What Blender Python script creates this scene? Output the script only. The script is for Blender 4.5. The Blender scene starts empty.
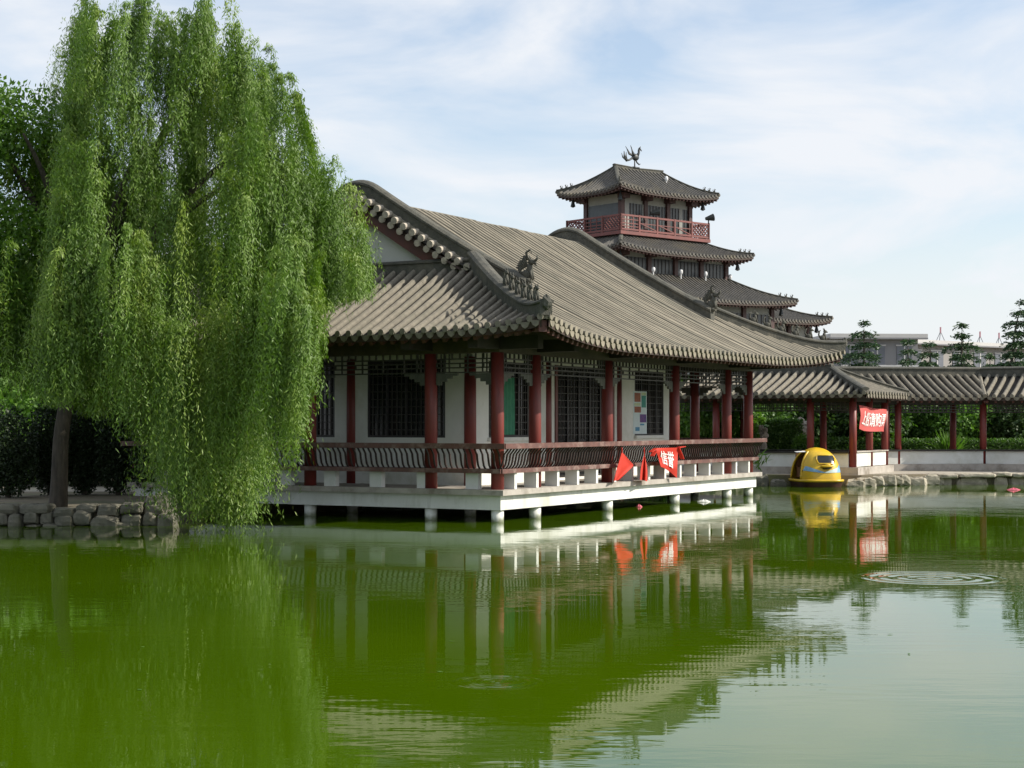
import bpy, math, random
import numpy as np
from mathutils import Vector, Matrix
random.seed(7); RNG = np.random.default_rng(11)
S = bpy.context.scene; COL = S.collection
F = 1650.0; HZ = 424.0; CAMZ = 2.0
def px(u, Y): return (u-512)/F*Y
def pz(v, Y): return CAMZ-(v-HZ)*Y/F

# ------------------------------------------------------------------ materials
def mat_new(name):
    m = bpy.data.materials.new(name); m.use_nodes = True
    nt = m.node_tree; b = nt.nodes['Principled BSDF']
    return m, nt, b
def N(nt, t, **kw):
    n = nt.nodes.new(t)
    for k, v in kw.items():
        if k in n.inputs: n.inputs[k].default_value = v
        else: setattr(n, k, v)
    return n
def rgb(c): return (c[0], c[1], c[2], 1)
def surf(name, c1, c2=None, scale=4.0, rough=.8, bump=0.0, bscale=30, detail=6, c3=None, s3=.6, stretch=None, lo=.35, hi=.65):
    m, nt, b = mat_new(name)
    b.inputs['Roughness'].default_value = rough
    tc = N(nt, 'ShaderNodeTexCoord'); src = tc.outputs['Object']
    if stretch:
        mp = N(nt, 'ShaderNodeMapping'); mp.inputs['Scale'].default_value = stretch
        nt.links.new(src, mp.inputs['Vector']); src = mp.outputs['Vector']
    if c2 is None: c2 = tuple(x*.8 for x in c1)
    n1 = N(nt, 'ShaderNodeTexNoise', Scale=scale, Detail=detail, Roughness=.65)
    nt.links.new(src, n1.inputs['Vector'])
    r = N(nt, 'ShaderNodeValToRGB')
    r.color_ramp.elements[0].position = lo; r.color_ramp.elements[0].color = rgb(c1)
    r.color_ramp.elements[1].position = hi; r.color_ramp.elements[1].color = rgb(c2)
    nt.links.new(n1.outputs['Fac'], r.inputs['Fac'])
    out = r.outputs['Color']
    if c3 is not None:
        n2 = N(nt, 'ShaderNodeTexNoise', Scale=s3, Detail=5.0, Roughness=.7)
        nt.links.new(src, n2.inputs['Vector'])
        r2 = N(nt, 'ShaderNodeValToRGB')
        r2.color_ramp.elements[0].position = .5; r2.color_ramp.elements[0].color = (0, 0, 0, 1)
        r2.color_ramp.elements[1].position = .68; r2.color_ramp.elements[1].color = (1, 1, 1, 1)
        nt.links.new(n2.outputs['Fac'], r2.inputs['Fac'])
        mx = N(nt, 'ShaderNodeMixRGB'); nt.links.new(r2.outputs['Color'], mx.inputs['Fac'])
        nt.links.new(out, mx.inputs['Color1']); mx.inputs['Color2'].default_value = rgb(c3)
        out = mx.outputs['Color']
    nt.links.new(out, b.inputs['Base Color'])
    if bump > 0:
        n3 = N(nt, 'ShaderNodeTexNoise', Scale=bscale, Detail=5.0)
        nt.links.new(src, n3.inputs['Vector'])
        bp = N(nt, 'ShaderNodeBump', Strength=bump, Distance=.03)
        nt.links.new(n3.outputs['Fac'], bp.inputs['Height']); nt.links.new(bp.outputs['Normal'], b.inputs['Normal'])
    return m
def leafmat(name, c1, c2, c3, scale=1.2, trans=.32, tcol=None):
    m, nt, b = mat_new(name)
    tc = N(nt, 'ShaderNodeTexCoord')
    n1 = N(nt, 'ShaderNodeTexNoise', Scale=scale, Detail=4.0, Roughness=.7)
    nt.links.new(tc.outputs['Object'], n1.inputs['Vector'])
    at = N(nt, 'ShaderNodeAttribute', attribute_name='vary')
    mm = N(nt, 'ShaderNodeMath', operation='MULTIPLY_ADD'); mm.inputs[1].default_value = .5; 
    nt.links.new(at.outputs['Fac'], mm.inputs[0]); 
    sc = N(nt, 'ShaderNodeMath', operation='MULTIPLY'); sc.inputs[1].default_value = .55
    nt.links.new(n1.outputs['Fac'], sc.inputs[0]); nt.links.new(sc.outputs[0], mm.inputs[2])
    r = N(nt, 'ShaderNodeValToRGB')
    r.color_ramp.elements[0].position = .15; r.color_ramp.elements[0].color = rgb(c1)
    r.color_ramp.elements[1].position = .85; r.color_ramp.elements[1].color = rgb(c3)
    e = r.color_ramp.elements.new(.5); e.color = rgb(c2)
    nt.links.new(mm.outputs[0], r.inputs['Fac'])
    b.inputs['Roughness'].default_value = .55
    nt.links.new(r.outputs['Color'], b.inputs['Base Color'])
    tr = N(nt, 'ShaderNodeBsdfTranslucent')
    hs = N(nt, 'ShaderNodeMixRGB', blend_type='MULTIPLY'); hs.inputs['Fac'].default_value = 1
    hs.inputs['Color2'].default_value = rgb(tcol or (1.3, 1.5, .6))
    nt.links.new(r.outputs['Color'], hs.inputs['Color1']); nt.links.new(hs.outputs['Color'], tr.inputs['Color'])
    mx = N(nt, 'ShaderNodeMixShader', Fac=trans)
    nt.links.new(b.outputs[0], mx.inputs[1]); nt.links.new(tr.outputs[0], mx.inputs[2])
    nt.links.new(mx.outputs[0], nt.nodes['Material Output'].inputs['Surface'])
    return m

M = {}
M['tile'] = surf('roof_tile_grey', (.235,.21,.162), (.155,.138,.108), 9, .85, .25, 40, c3=(.15,.14,.105), s3=1.6)
M['tile_main'] = surf('roof_tile_rows', (.305,.268,.20), (.16,.143,.108), 3, .85, .2, 10, stretch=(3.2,.35,.35), c3=(.17,.16,.12), s3=.5)
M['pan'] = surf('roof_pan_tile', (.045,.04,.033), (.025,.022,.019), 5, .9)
M['tile_far'] = surf('roof_tile_dark', (.14,.13,.115), (.085,.08,.07), 3, .85, c3=(.16,.14,.10), s3=.5)
M['ridge'] = surf('ridge_brick_grey', (.095,.092,.075), (.055,.055,.045), 6, .9, .5, 25, c3=(.125,.115,.09), s3=2)
M['lime'] = surf('pale_tile_end', (.50,.44,.36), (.28,.25,.20), 9, .8)
M['soffit'] = surf('soffit_brown', (.055,.032,.022), (.035,.022,.016), 3, .7)
M['rafter'] = surf('rafter_red', (.10,.032,.024), (.06,.024,.018), 5, .6)
M['beam'] = surf('beam_olive', (.075,.058,.03), (.045,.036,.02), 3, .6, c3=(.035,.03,.018), s3=1.5)
M['beam_dark'] = surf('beam_dark', (.035,.028,.02), (.02,.017,.013), 3, .6)
M['column'] = surf('column_red_paint', (.215,.034,.026), (.145,.026,.021), 3, .5, .05, 20, c3=(.11,.032,.028), s3=2.2, stretch=(1,1,.35))
M['rail'] = surf('rail_brown_paint', (.17,.075,.06), (.10,.05,.042), 5, .5, c3=(.28,.20,.17), s3=3)
M['slat'] = surf('slat_dark_brown', (.045,.024,.02), (.028,.017,.015), 5, .5)
M['white'] = surf('white_wall_paint', (.74,.745,.70), (.64,.65,.60), 1.2, .75, .06, 12, c3=(.55,.55,.47), s3=.8)
M['deckedge'] = surf('white_concrete', (.80,.80,.76), (.70,.70,.65), 1.5, .75, .1, 15, c3=(.50,.50,.43), s3=.9, stretch=(1,1,.4))
def algae(mat):
    nt = mat.node_tree; b = nt.nodes['Principled BSDF']; src = b.inputs['Base Color'].links[0].from_socket
    tc = N(nt, 'ShaderNodeTexCoord'); sx = N(nt, 'ShaderNodeSeparateXYZ'); nt.links.new(tc.outputs['Object'], sx.inputs[0])
    n = N(nt, 'ShaderNodeTexNoise', Scale=6.0, Detail=4.0); nt.links.new(tc.outputs['Object'], n.inputs['Vector'])
    m1 = N(nt, 'ShaderNodeMath', operation='MULTIPLY_ADD'); m1.inputs[1].default_value = -.22; nt.links.new(n.outputs['Fac'], m1.inputs[0]); nt.links.new(sx.outputs['Z'], m1.inputs[2])
    r = N(nt, 'ShaderNodeMapRange'); r.inputs['From Min'].default_value = -.08; r.inputs['From Max'].default_value = .03; r.inputs['To Min'].default_value = .85; r.inputs['To Max'].default_value = 0; nt.links.new(m1.outputs[0], r.inputs['Value'])
    mx = N(nt, 'ShaderNodeMixRGB'); nt.links.new(r.outputs[0], mx.inputs['Fac']); nt.links.new(src, mx.inputs['Color1']); mx.inputs['Color2'].default_value = (.12,.14,.06,1)
    mp = N(nt, 'ShaderNodeMapping'); mp.inputs['Scale'].default_value = (2.2, 2.2, .25); nt.links.new(tc.outputs['Object'], mp.inputs['Vector'])
    n2 = N(nt, 'ShaderNodeTexNoise', Scale=2.0, Detail=6.0, Roughness=.7); nt.links.new(mp.outputs[0], n2.inputs['Vector'])
    r2 = N(nt, 'ShaderNodeMapRange'); r2.inputs['From Min'].default_value = .60; r2.inputs['From Max'].default_value = .72; r2.inputs['To Max'].default_value = .55; nt.links.new(n2.outputs['Fac'], r2.inputs['Value'])
    m3 = N(nt, 'ShaderNodeMixRGB'); nt.links.new(r2.outputs[0], m3.inputs['Fac']); nt.links.new(mx.outputs[0], m3.inputs['Color1']); m3.inputs['Color2'].default_value = (.33,.31,.25,1)
    nt.links.new(m3.outputs[0], b.inputs['Base Color'])
algae(M['deckedge'])
M['slab'] = surf('slab_grey', (.46,.42,.37), (.34,.31,.27), 3, .85, .15, 20, c3=(.22,.19,.15), s3=1.3)
M['gable'] = surf('gable_plaster', (.58,.58,.55), (.50,.50,.47), 1, .85)
M['barge'] = surf('barge_board_red', (.12,.035,.028), (.08,.03,.025), 3, .6)
M['dark'] = surf('dark_lattice_wood', (.022,.018,.015), (.014,.012,.011), 4, .45)
M['frieze'] = surf('frieze_wood', (.05,.045,.035), (.03,.028,.022), 4, .5)
M['frieze_grey'] = surf('frieze_grey', (.10,.10,.08), (.065,.065,.055), 4, .6)
m, nt, b = mat_new('dark_glass'); b.inputs['Base Color'].default_value = (.012,.014,.015,1); b.inputs['Roughness'].default_value = .15; M['glass'] = m
M['jamb'] = surf('jamb_dark_red', (.16,.04,.03), (.11,.03,.025), 3, .5)
M['curtain'] = surf('green_curtain', (.06,.26,.15), (.04,.20,.12), 6, .8)
M['paper'] = surf('poster_paper', (.62,.72,.72), (.55,.64,.64), 5, .6)
M['pbrown'] = surf('poster_brown', (.38,.13,.06), (.22,.07,.04), 12, .6)
M['pteal'] = surf('poster_teal', (.05,.30,.24), (.04,.22,.2), 12, .6)
M['pnavy'] = surf('poster_navy', (.05,.05,.22), (.2,.06,.2), 14, .6)
M['pblue'] = surf('poster_blue', (.08,.30,.45), (.05,.2,.35), 12, .6)
M['pyel'] = surf('poster_pale', (.6,.62,.35), (.4,.55,.35), 12, .6)
def clothmat(name, c, t=.35):
    m, nt, b = mat_new(name); b.inputs['Base Color'].default_value = rgb(c); b.inputs['Roughness'].default_value = .7
    tr = N(nt, 'ShaderNodeBsdfTranslucent'); tr.inputs['Color'].default_value = rgb(c)
    mx = N(nt, 'ShaderNodeMixShader', Fac=t); nt.links.new(b.outputs[0], mx.inputs[1]); nt.links.new(tr.outputs[0], mx.inputs[2])
    nt.links.new(mx.outputs[0], nt.nodes['Material Output'].inputs['Surface']); return m
M['redcloth'] = clothmat('red_cloth', (.72,.055,.03))
M['pinkcloth'] = clothmat('faded_red_cloth', (.66,.13,.12), .25)
M['whitecloth'] = surf('white_lettering', (.85,.82,.8), (.8,.78,.75), 8, .7)
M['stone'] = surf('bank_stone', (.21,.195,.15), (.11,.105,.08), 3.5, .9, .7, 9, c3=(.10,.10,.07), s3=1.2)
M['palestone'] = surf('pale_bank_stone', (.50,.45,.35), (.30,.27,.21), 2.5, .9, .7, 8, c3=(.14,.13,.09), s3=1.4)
M['rockwhite'] = surf('garden_rock_white', (.62,.56,.48), (.42,.37,.31), 4, .9, .8, 10)
M['bark'] = surf('willow_bark', (.085,.07,.052), (.04,.033,.025), 9, .95, 1.0, 22, stretch=(1,1,.25))
M['bark2'] = surf('tree_bark', (.09,.075,.055), (.05,.042,.032), 9, .95, .8, 25, stretch=(1,1,.3))
M['willow'] = leafmat('willow_leaves', (.026,.066,.006), (.108,.20,.017), (.25,.32,.055), .9, .25, (1.25,1.45,.4))
M['broad'] = leafmat('broad_leaves', (.04,.10,.011), (.10,.20,.02), (.18,.28,.035), 1.0, .32)
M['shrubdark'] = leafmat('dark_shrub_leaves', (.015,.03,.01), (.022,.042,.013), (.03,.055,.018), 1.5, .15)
M['shrub'] = leafmat('shrub_leaves', (.035,.08,.015), (.06,.13,.022), (.10,.18,.035), 1.0, .3)
M['shrublight'] = leafmat('light_shrub_leaves', (.06,.13,.02), (.10,.21,.03), (.16,.27,.05), 1.0, .32)
M['cedar'] = leafmat('cedar_needles', (.018,.045,.022), (.04,.085,.034), (.085,.15,.05), 1.0, .2, (1.1,1.3,.8))
M['treeback'] = leafmat('far_tree_leaves', (.03,.065,.015), (.05,.10,.022), (.08,.14,.03), .5, .25)
M['yellow'] = surf('yellow_fibreglass', (.72,.46,.02), (.62,.38,.018), 3, .35, c3=(.50,.34,.03), s3=2)
M['boatblue'] = surf('boat_blue_paint', (.10,.28,.55), (.30,.50,.66), 5, .4)
M['boatpale'] = surf('boat_pale_paint', (.45,.60,.62), (.6,.62,.5), 5, .4)
M['boatred'] = surf('boat_red_hull', (.075,.025,.017), (.045,.018,.014), 4, .5)
M['boatin'] = surf('boat_inside', (.20,.085,.03), (.12,.05,.02), 3, .6)
M['facade'] = surf('far_facade', (.29,.275,.26), (.25,.235,.225), .3, .85)
M['facadew'] = surf('far_roof_edge', (.55,.54,.53), (.48,.47,.46), .3, .85)
M['facadeg'] = surf('far_facade_grey', (.25,.25,.26), (.21,.21,.22), .3, .85)
M['farwin'] = surf('far_window', (.16,.17,.20), (.10,.11,.13), 1, .3)
M['towerwin'] = surf('tower_window', (.055,.065,.07), (.035,.042,.046), 2, .35)
M['towercol'] = surf('tower_column', (.075,.03,.026), (.05,.024,.021), 2, .55)
M['towerwall'] = surf('tower_plaster', (.36,.36,.32), (.29,.29,.26), 1, .85)
M['towergrey'] = surf('tower_post_grey', (.33,.33,.30), (.26,.26,.24), 1, .8)
M['towerrail'] = surf('tower_railing_red', (.20,.062,.053), (.14,.05,.044), 2, .65)
M['iron'] = surf('dark_bronze', (.035,.04,.04), (.02,.025,.025), 4, .5)
M['lampwhite'] = surf('lamp_white', (.75,.75,.75), (.7,.7,.7), 3, .4)
M['flagred'] = surf('rooftop_red', (.55,.25,.27), (.48,.2,.22), 3, .7)
M['litter'] = surf('litter_white', (.75,.76,.74), (.6,.6,.58), 5, .5)
M['litterpink'] = surf('litter_pink', (.70,.12,.18), (.5,.1,.14), 5, .5)
M['ground'] = surf('ground_earth', (.24,.20,.14), (.15,.13,.085), .8, .95, .4, 6, c3=(.09,.12,.035), s3=.25)
M['paving'] = surf('path_paving', (.42,.38,.31), (.33,.30,.245), 1.2, .9, .2, 8)
# ------------------------------------------------------------------ mesh helpers
class MB:
    def __init__(s): s.v = []; s.f = []; s.m = []; s.mi = 0
    def add(s, vs, fs):
        o = len(s.v); s.v.extend([tuple(p) for p in vs])
        for f in fs: s.f.append(tuple(i+o for i in f)); s.m.append(s.mi)
    def box(s, x0, x1, y0, y1, z0, z1, jit=0):
        vs = [(x, y, z) for z in (z0, z1) for y in (y0, y1) for x in (x0, x1)]
        if jit: vs = [tuple(c+random.uniform(-jit, jit) for c in p) for p in vs]
        s.add(vs, [(0,2,3,1), (4,5,7,6), (0,1,5,4), (2,6,7,3), (0,4,6,2), (1,3,7,5)])
    def bar(s, p, q, w, h=None, up=(0,0,1)):
        p = Vector(p); q = Vector(q); d = (q-p).normalized(); u = Vector(up)
        if abs(d.dot(u)) > .98: u = Vector((1,0,0))
        a = d.cross(u).normalized(); c = a.cross(d); h = h or w
        vs = [e + a*(i*w/2) + c*(j*h/2) for e in (p, q) for j in (-1, 1) for i in (-1, 1)]
        s.add(vs, [(0,1,3,2), (4,6,7,5), (0,4,5,1), (2,3,7,6), (0,2,6,4), (1,5,7,3)])
    def tube(s, pts, rad, n=8, cap=True):
        pts = [Vector(p) for p in pts]
        if not hasattr(rad, '__len__'): rad = [rad]*len(pts)
        vs = []; pa = None
        for i, p in enumerate(pts):
            d = (pts[min(i+1, len(pts)-1)]-pts[max(i-1, 0)]).normalized()
            if pa is None: pa = d.orthogonal().normalized()
            pa = (pa-d*pa.dot(d)).normalized(); b = d.cross(pa)
            for k in range(n):
                t = 2*math.pi*k/n; vs.append(p+pa*(rad[i]*math.cos(t))+b*(rad[i]*math.sin(t)))
        fs = [(i*n+k, i*n+(k+1)%n, (i+1)*n+(k+1)%n, (i+1)*n+k) for i in range(len(pts)-1) for k in range(n)]
        if cap: fs += [tuple(range(n))[::-1], tuple((len(pts)-1)*n+k for k in range(n))]
        s.add(vs, fs)
    def ell(s, c, r, nu=10, nv=7, jit=0, rot=None):
        vs = []
        for j in range(nv+1):
            th = math.pi*j/nv
            for k in range(nu):
                ph = 2*math.pi*k/nu
                q = Vector((r[0]*math.sin(th)*math.cos(ph), r[1]*math.sin(th)*math.sin(ph), r[2]*math.cos(th)))
                if jit: q *= 1+random.uniform(-jit, jit)
                if rot: q = rot @ q
                vs.append(q+Vector(c))
        fs = [(j*nu+k, (j+1)*nu+k, (j+1)*nu+(k+1)%nu, j*nu+(k+1)%nu) for j in range(nv) for k in range(nu)]
        s.add(vs, fs)
    def grid(s, P):
        r = len(P); c = len(P[0])
        s.add([p for row in P for p in row], [(i*c+j, i*c+j+1, (i+1)*c+j+1, (i+1)*c+j) for i in range(r-1) for j in range(c-1)])
    def sweep(s, pts, w, h, prof=None):
        pts = [Vector(p) for p in pts]
        prof = prof or [(-.5,0), (-.5,.72), (-.62,.76), (-.62,.86), (-.38,.97), (0,1.02), (.38,.97), (.62,.86), (.62,.76), (.5,.72), (.5,0)]
        n = len(prof); vs = []
        for i, p in enumerate(pts):
            d = pts[min(i+1, len(pts)-1)]-pts[max(i-1, 0)]; d.z = 0
            if d.length < 1e-6: d = Vector((1,0,0))
            d.normalize(); sd = Vector((d.y, -d.x, 0))
            tw = w[i] if hasattr(w, '__len__') else w; th = h[i] if hasattr(h, '__len__') else h
            for a, b in prof: vs.append(p+sd*(a*tw)+Vector((0,0,b*th)))
        fs = [(i*n+k, i*n+(k+1)%n, (i+1)*n+(k+1)%n, (i+1)*n+k) for i in range(len(pts)-1) for k in range(n)]
        fs += [tuple(range(n)), tuple((len(pts)-1)*n+k for k in range(n))[::-1]]
        s.add(vs, fs)
    def build(s, name, mat, parent=None, smooth=False, loc=None):
        me = bpy.data.meshes.new(name); me.from_pydata(s.v, [], s.f)
        mats = mat if isinstance(mat, (list, tuple)) else [mat]
        for q in mats: me.materials.append(M[q])
        if len(mats) > 1: me.polygons.foreach_set('material_index', s.m)
        if smooth: me.polygons.foreach_set('use_smooth', [True]*len(me.polygons))
        me.update()
        return link(name, me, parent, loc)
def link(name, me, parent=None, loc=None):
    o = bpy.data.objects.new(name, me); COL.objects.link(o)
    if parent is not None: o.parent = parent
    if loc is not None: o.location = loc
    return o
def tag(o, label, cat, group=None):
    o['label'] = label; o['category'] = cat
    if group: o['group'] = group
    return o
def thing(name, label, cat, loc=(0,0,0), rz=0, group=None):
    o = bpy.data.objects.new(name, None); COL.objects.link(o)
    o.location = loc; o.rotation_euler = (0,0,rz); o.empty_display_size = .2
    return tag(o, label, cat, group)
def struct(o): o['kind'] = 'structure'; return o
def quads(name, V, mat, parent=None, vary=None, loc=None):
    """V: (n,4,3) array of leaf quads -> one mesh."""
    n = V.shape[0]; me = bpy.data.meshes.new(name)
    me.vertices.add(n*4); me.vertices.foreach_set('co', V.reshape(-1).astype(np.float32))
    me.loops.add(n*4); me.loops.foreach_set('vertex_index', np.arange(n*4, dtype=np.int32))
    me.polygons.add(n); me.polygons.foreach_set('loop_start', np.arange(0, n*4, 4, dtype=np.int32))
    me.update(calc_edges=True)
    a = me.attributes.new('vary', 'FLOAT', 'FACE')
    a.data.foreach_set('value', (RNG.random(n) if vary is None else vary).astype(np.float32))
    me.materials.append(M[mat])
    return link(name, me, parent, loc)
def unit(a): return a/np.maximum(np.linalg.norm(a, axis=-1, keepdims=True), 1e-9)
def leaf_quads(P, D, L, W, facing=None):
    """diamond leaves at P along D"""
    n = P.shape[0]; R = unit(np.cross(D, RNG.normal(size=(n,3)) if facing is None else facing))
    L = np.broadcast_to(L, (n,))[:,None]; W = np.broadcast_to(W, (n,))[:,None]
    return np.stack([P, P+D*L*.45+R*W*.5, P+D*L, P+D*L*.45-R*W*.5], axis=1)
def cloud(lobes, n, L, W, droop=.2, shell=.45):
    """leaves in ellipsoid lobes (cx,cy,cz,rx,ry,rz)"""
    lob = np.array(lobes); w = (lob[:,3]*lob[:,4]+lob[:,3]*lob[:,5]+lob[:,4]*lob[:,5]); w = w/w.sum()
    idx = RNG.choice(len(lob), n, p=w); q = lob[idx]
    d = unit(RNG.normal(size=(n,3))); rr = RNG.random(n)**shell
    rr *= 1+.18*np.sin(d[:,0]*7+idx)*np.sin(d[:,1]*6+idx*2)*np.sin(d[:,2]*8)
    P = q[:,:3]+d*q[:,3:]*rr[:,None]
    D = unit(d*.7+RNG.normal(size=(n,3))*.7-np.array([0,0,droop]))
    return leaf_quads(P, D, L*RNG.uniform(.7,1.3,n), W*RNG.uniform(.7,1.3,n)), np.clip(RNG.normal(.5,.22,n)+.12*np.sin(idx*2.4), 0, 1)

# ------------------------------------------------------------------ tiled roofs
def resample(pts, step):
    P = np.array(pts, float); d = np.linalg.norm(np.diff(P, axis=0), axis=1); L = np.concatenate([[0], np.cumsum(d)])
    n = max(1, int(round(L[-1]/step))); s = np.linspace(0, L[-1], n+1)
    return np.stack([np.interp(s, L, P[:,k]) for k in range(3)], axis=1)
def slope(tm, pm, sm, paths, side, r=.060, step=.42, thick=.15, caps=True, ring=5, joints=True):
    """paths: polylines (eave -> top) of the cover tiles. tm cover tiles, pm pan surface, sm soffit"""
    side = np.array(side, float); ang = [math.pi*k/(ring-1) for k in range(ring)]; n_ = ring+2
    for pts in paths:
        P = resample(pts, step); n = len(P)
        if not joints:
            rj = r*random.uniform(.86, 1.1); vs = []; off = random.uniform(-.012, .012); hz_ = random.uniform(-.006, .010)
            for i in range(n):
                t = P[min(i+1,n-1)]-P[max(i-1,0)]; t = t/np.linalg.norm(t); up = np.cross(side, t)
                if up[2] < 0: up = -up
                o_ = off+random.uniform(-.003, .003)
                vs.append(P[i]+side*(rj+o_)-up*.01); vs += [P[i]+side*(rj*math.cos(a)+o_)+up*(rj*math.sin(a)+.042+hz_) for a in ang]; vs.append(P[i]+side*(-rj+o_)-up*.01)
            tm.add(vs, [(i*n_+k, i*n_+k+1, (i+1)*n_+k+1, (i+1)*n_+k) for i in range(n-1) for k in range(n_-1)]+[tuple(range(n_))[::-1]])
        for i in range(n-1 if joints else 0):
            t = P[i+1]-P[i]; t = t/np.linalg.norm(t); up = np.cross(side, t)
            if up[2] < 0: up = -up
            jz = random.uniform(-.004, .004); rj = r*random.uniform(.98, 1.02)
            vs = []
            for q, rr in ((P[i]-t*.015, rj), (P[i+1]+t*.01, rj*.975)):
                vs.append(q+side*(rr+jz)-up*.01); vs += [q+side*(rr*math.cos(a)+jz)+up*(rr*math.sin(a)+.038) for a in ang]; vs.append(q+side*(-rr+jz)-up*.01)
            fs = [(k, k+1, n_+k+1, n_+k) for k in range(n_-1)]+[tuple(range(n_))[::-1]]
            tm.add(vs, fs)
        if caps:
            t = P[1]-P[0]; t[2] = 0; t = t/np.linalg.norm(t); c = P[0]-t*.035+np.array([0,0,.035])
            vs = [c+side*(r*1.12*math.cos(a))+np.array([0,0,r*1.12*math.sin(a)])-t*dd for dd in (0, .03) for a in [2*math.pi*k/8 for k in range(8)]]
            tm.add(vs, [tuple(range(8,16))[::-1]]+[(k, (k+1)%8, 8+(k+1)%8, 8+k) for k in range(8)])
    m = 14
    R = [resample_n(p, m) for p in paths]
    for A, B in zip(R[:-1], R[1:]):
        A2 = A-np.array([0,0,.012]); B2 = B-np.array([0,0,.012]); C = (A2+B2)/2-np.array([0,0,.035])
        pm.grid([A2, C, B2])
        if caps:   # drip tile
            t = A[1]-A[0]; t[2] = 0; t = t/np.linalg.norm(t); c = (A[0]+B[0])/2-t*.03
            h = np.linalg.norm((B[0]-A[0]))*.5
            vs = [c-side*h*.8+np.array([0,0,-.01]), c+side*h*.8+np.array([0,0,-.01]), c+side*h*.45+np.array([0,0,-.10]), c+np.array([0,0,-.135]), c-side*h*.45+np.array([0,0,-.10])]
            tm.add(vs+[v+t*.02 for v in vs], [(0,1,2,3,4), (9,8,7,6,5), (0,5,6,1), (1,6,7,2), (2,7,8,3), (3,8,9,4), (4,9,5,0)])
        lo = np.array([0,0,-thick])
        if sm is not None:
            sm.grid([A+lo, B+lo])
            sm.add([A[0]+np.array([0,0,-.02]), B[0]+np.array([0,0,-.02]), B[0]+lo, A[0]+lo], [(0,1,2,3)])
def resample_n(pts, n):
    P = np.array(pts, float); d = np.linalg.norm(np.diff(P, axis=0), axis=1); L = np.concatenate([[0], np.cumsum(d)])
    if L[-1] < 1e-6: return np.repeat(P[:1], n, axis=0)
    s = np.linspace(0, L[-1], n); return np.stack([np.interp(s, L, P[:,k]) for k in range(3)], axis=1)
def beast(mb, c, h, rz=0, big=False):
    """small glazed roof figure: haunches, chest, head with crest, tail"""
    R = Matrix.Rotation(rz, 3, 'Z'); c = Vector(c)
    def E(p, r): mb.ell(c+R@Vector([q*h for q in p]), [q*h for q in r], 8, 6, .08, R)
    def T(ps, rs): mb.tube([c+R@Vector([q*h for q in p]) for p in ps], [q*h for q in rs], 6)
    mb.box(c.x-.16*h, c.x+.16*h, c.y-.16*h, c.y+.16*h, c.z-.06, c.z+.06*h)
    E((-.08,0,.22), (.24,.17,.22)); E((.06,0,.42), (.15,.13,.26)); E((.14,0,.72), (.17,.11,.12)); E((.28,0,.68), (.11,.07,.06))
    T([(.12,.07,.4), (.2,.08,.02)], (.06,.05)); T([(.12,-.07,.4), (.2,-.08,.02)], (.06,.05))
    T([(.08,.06,.8), (.0,.09,1.0)], (.05,.015)); T([(.08,-.06,.8), (.0,-.09,1.0)], (.05,.015))
    T([(-.26,0,.2), (-.42,0,.45), (-.36,0,.75), (-.24,0,.82)], (.08,.07,.06,.03))
    if big:
        for k in range(6): T([(-.05-.05*k,0,.55-.02*k), (-.2-.07*k,0,.98-.09*k), (-.33-.05*k, 0, .95-.08*k)], (.05,.045,.012))
        T([(.3,0,.74), (.42,0,.86), (.4,0,.98)], (.06,.05,.02)); T([(.3,0,.62), (.42,0,.54)], (.05,.02))
        T([(-.05,0,.8), (-.1,0,1.12), (.08,0,1.22), (.16,0,1.1)], (.06,.055,.045,.015))

# ------------------------------------------------------------------ main pavilion, local x=s along the long front, y=t along the end
CX, CY = px(497.5, 33.67), 33.67
ANG = math.atan2(1650, 925)
PA = thing('pavilion', 'waterside pavilion with red columns and grey tiled hip and gable roof on white deck', 'pavilion', (CX, CY, 0), ANG)
dR = Vector((math.cos(ANG), math.sin(ANG), 0)); dL = Vector((-math.sin(ANG), math.cos(ANG), 0))
LS, LT = 14.05, 9.4
SC = [0, 1.6, 5.1, 8.95, 12.45, 14.05]; TC = [0, 1.6, 4.7, 7.8, 9.4]
def s_from_u(u, t):
    k = (u-512)/F
    return (k*(CY+t*dL.y)-CX-t*dL.x)/(dR.x-k*dR.y)
# deck
mb = MB(); mb.box(-.30, LS+.30, -.30, LT+.30, .55, .66); d = mb.build('deck_slab', 'slab', PA)
mb = MB()
mb.box(-.17, LS+.17, -.17, .10, .25, .548); mb.box(-.17, LS+.17, LT-.10, LT+.17, .25, .548)
mb.box(-.17, .10, .102, LT-.102, .25, .548); mb.box(LS-.10, LS+.17, .102, LT-.102, .25, .548)
for s in SC[1:-1]: mb.box(s-.12, s+.12, .102, LT-.102, .27, .547)
mb.build('deck_beam', 'deckedge', PA)
mb = MB(); mb.tube([(0,0,-1.2), (0,0,.0), (0,0,.255)], .13, 16); pile0 = None
for s in SC:
    for t in TC:
        if s in (SC[0], SC[-1]) or t in (TC[0], TC[-1]) or (s in (1.6, 12.45)):
            if pile0 is None: pile0 = mb.build('pile', 'deckedge', PA, True, (s, t, 0))
            else:
                c = pile0.copy(); COL.objects.link(c); c.location = (s, t, 0)
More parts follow.
